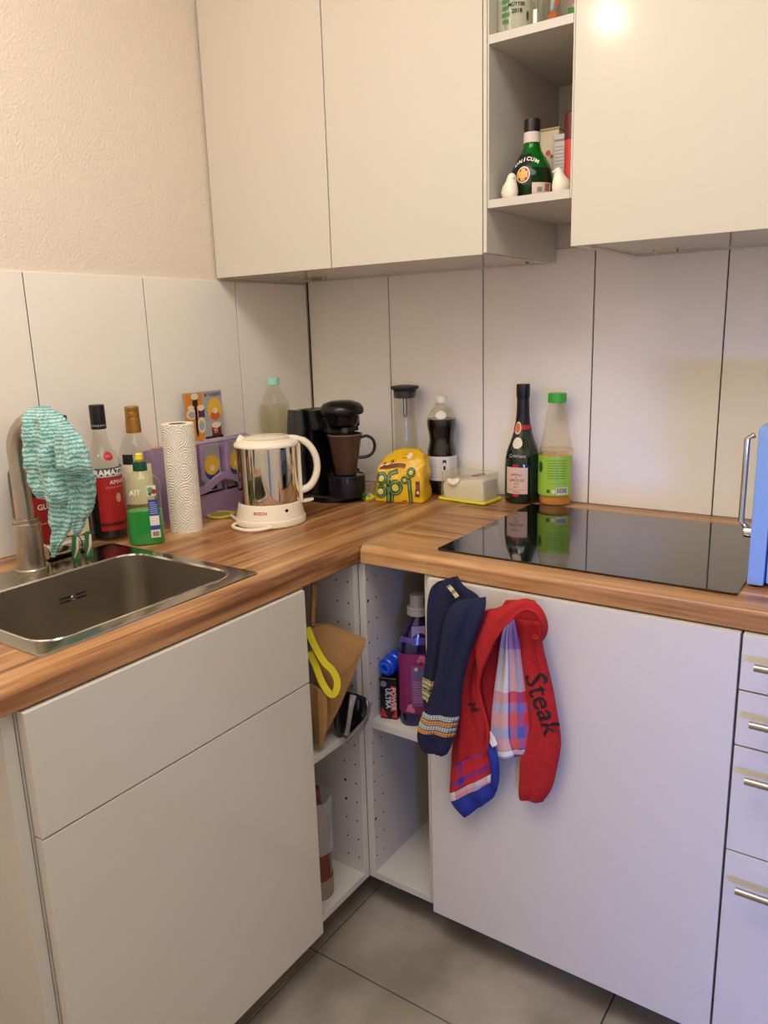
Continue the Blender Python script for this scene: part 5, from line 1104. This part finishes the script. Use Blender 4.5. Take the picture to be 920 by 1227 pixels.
b = B(); b.loft([oval(z, w_, d_, 36, 2.4) for z, w_, d_ in ((.196, .0432, .0322), (.212, .0385, .0292))], caps=False); obj('clear_band', b, M('violet_band', '4e3f86', .15), t)
fl('shoulder_print', -.018, .012, .210, .238, M('pale_violet', '8f7aa6', .3), t, -.0262)
p = (.6600, -.566, .4983); t = thing('cleaner_box', 'small black box with red and white print lying left of the purple bottle', 'box', p, face(p, -.32))
obj('box', B().box(-.0205, .0205, -.020, .022, 0, .102, .0015, 1), M('black_carton', '100c0d', .35), t)
for s_, x, m_ in (('POWER', .012, M('print_pink_white', 'd8a8a4', .5)), ('ULTRA', -.001, M('print_pale_white', 'b9b9c4', .5))):
    text_flat(s_, .0165, Matrix.Translation((x, -.0206, .052)) @ Matrix.Rotation(PI/2, 4, 'X') @ Matrix.Rotation(-PI/2, 4, 'Z'), m_, t, .0006)
obj('red_bar', B().box(.0055, .0190, -.0203, -.0200, .020, .084), M('print_dark_red', '8c1620', .5), t)
obj('emblem', B().disc((-.011, -.0204, .087), .0075, 'y', 16), M('emblem_grey', '6a7086', .5), t)
obj('flame_print', B().prism([(-.020, .004), (-.003, .004), (-.009, .018), (-.016, .030)], 'y', -.0203, -.0200), M('print_red', 'b0281e', .5), t); obj('flame_print', B().prism([(.006, .004), (.020, .004), (.020, .03), (.012, .014)], 'y', -.0203, -.0200), M('print_red', 'b0281e'), t)
p = (.668, -.50, .6008); t = thing('blue_bottle', 'blue plastic bottle lying on its side on the small black box', 'bottle', (.659, -.535, .6008), face(p, -.55))
BLP = M('blue_plastic', '1540b8', .3)
b = B(); b.lathe([(0, -.050), (.018, -.050), (.0205, -.047), (.021, -.025), (.0235, -.022), (.0240, .0), (.0235, .075), (.02, .08), (0, .08)], 32); b.xf(Matrix.Translation((0, 0, .0242)) @ Matrix.Rotation(-PI/2, 4, 'X')); obj('bottle_body', b, BLP, t)
b = B(); b.lathe([(.0135, -.0505), (.0140, -.055), (.009, -.056), (.0085, -.0505)], 28); b.xf(Matrix.Translation((0, 0, .0242)) @ Matrix.Rotation(-PI/2, 4, 'X')); obj('cap_ring', b, M('blue_cap', '2456c8', .3), t)
# bottle in the lower left compartment
p = (.557, -.742, .0975); t = thing('amber_bottle', 'reddish brown bottle with clear wrap in the lower open shelf', 'bottle', p, face(p))
b = B(); b.lathe([(0, 0)]+smooth([(.030, 0), (.034, .004), (.036, .02), (.036, .17), (.032, .2), (.018, .24), (.016, .27), (0, .272)], 3), 28); obj('bottle_body', b, M('amber_plastic', '6b2f1c', .2, coat=.3), t)
b = B(); b.lathe([(.0372, .0), (.0378, .05)], 28); obj('pale_foot', b, M('tan_foot', '8a7a62', .5), t)
L_ = []
for k in range(7): L_.append([((.042+.006*noise.noise(Vector((i*.8, k*.9, 1))))*math.sin(2*PI*i/20), -(.042+.006*noise.noise(Vector((i*.8, k*.9, 1))))*math.cos(2*PI*i/20), .12+.022*k) for i in range(20)])
b = B(); b.loft(L_, caps=False); obj('plastic_wrap', b, glass('wrap_film', 'f2f4f4', .25, .15), t)
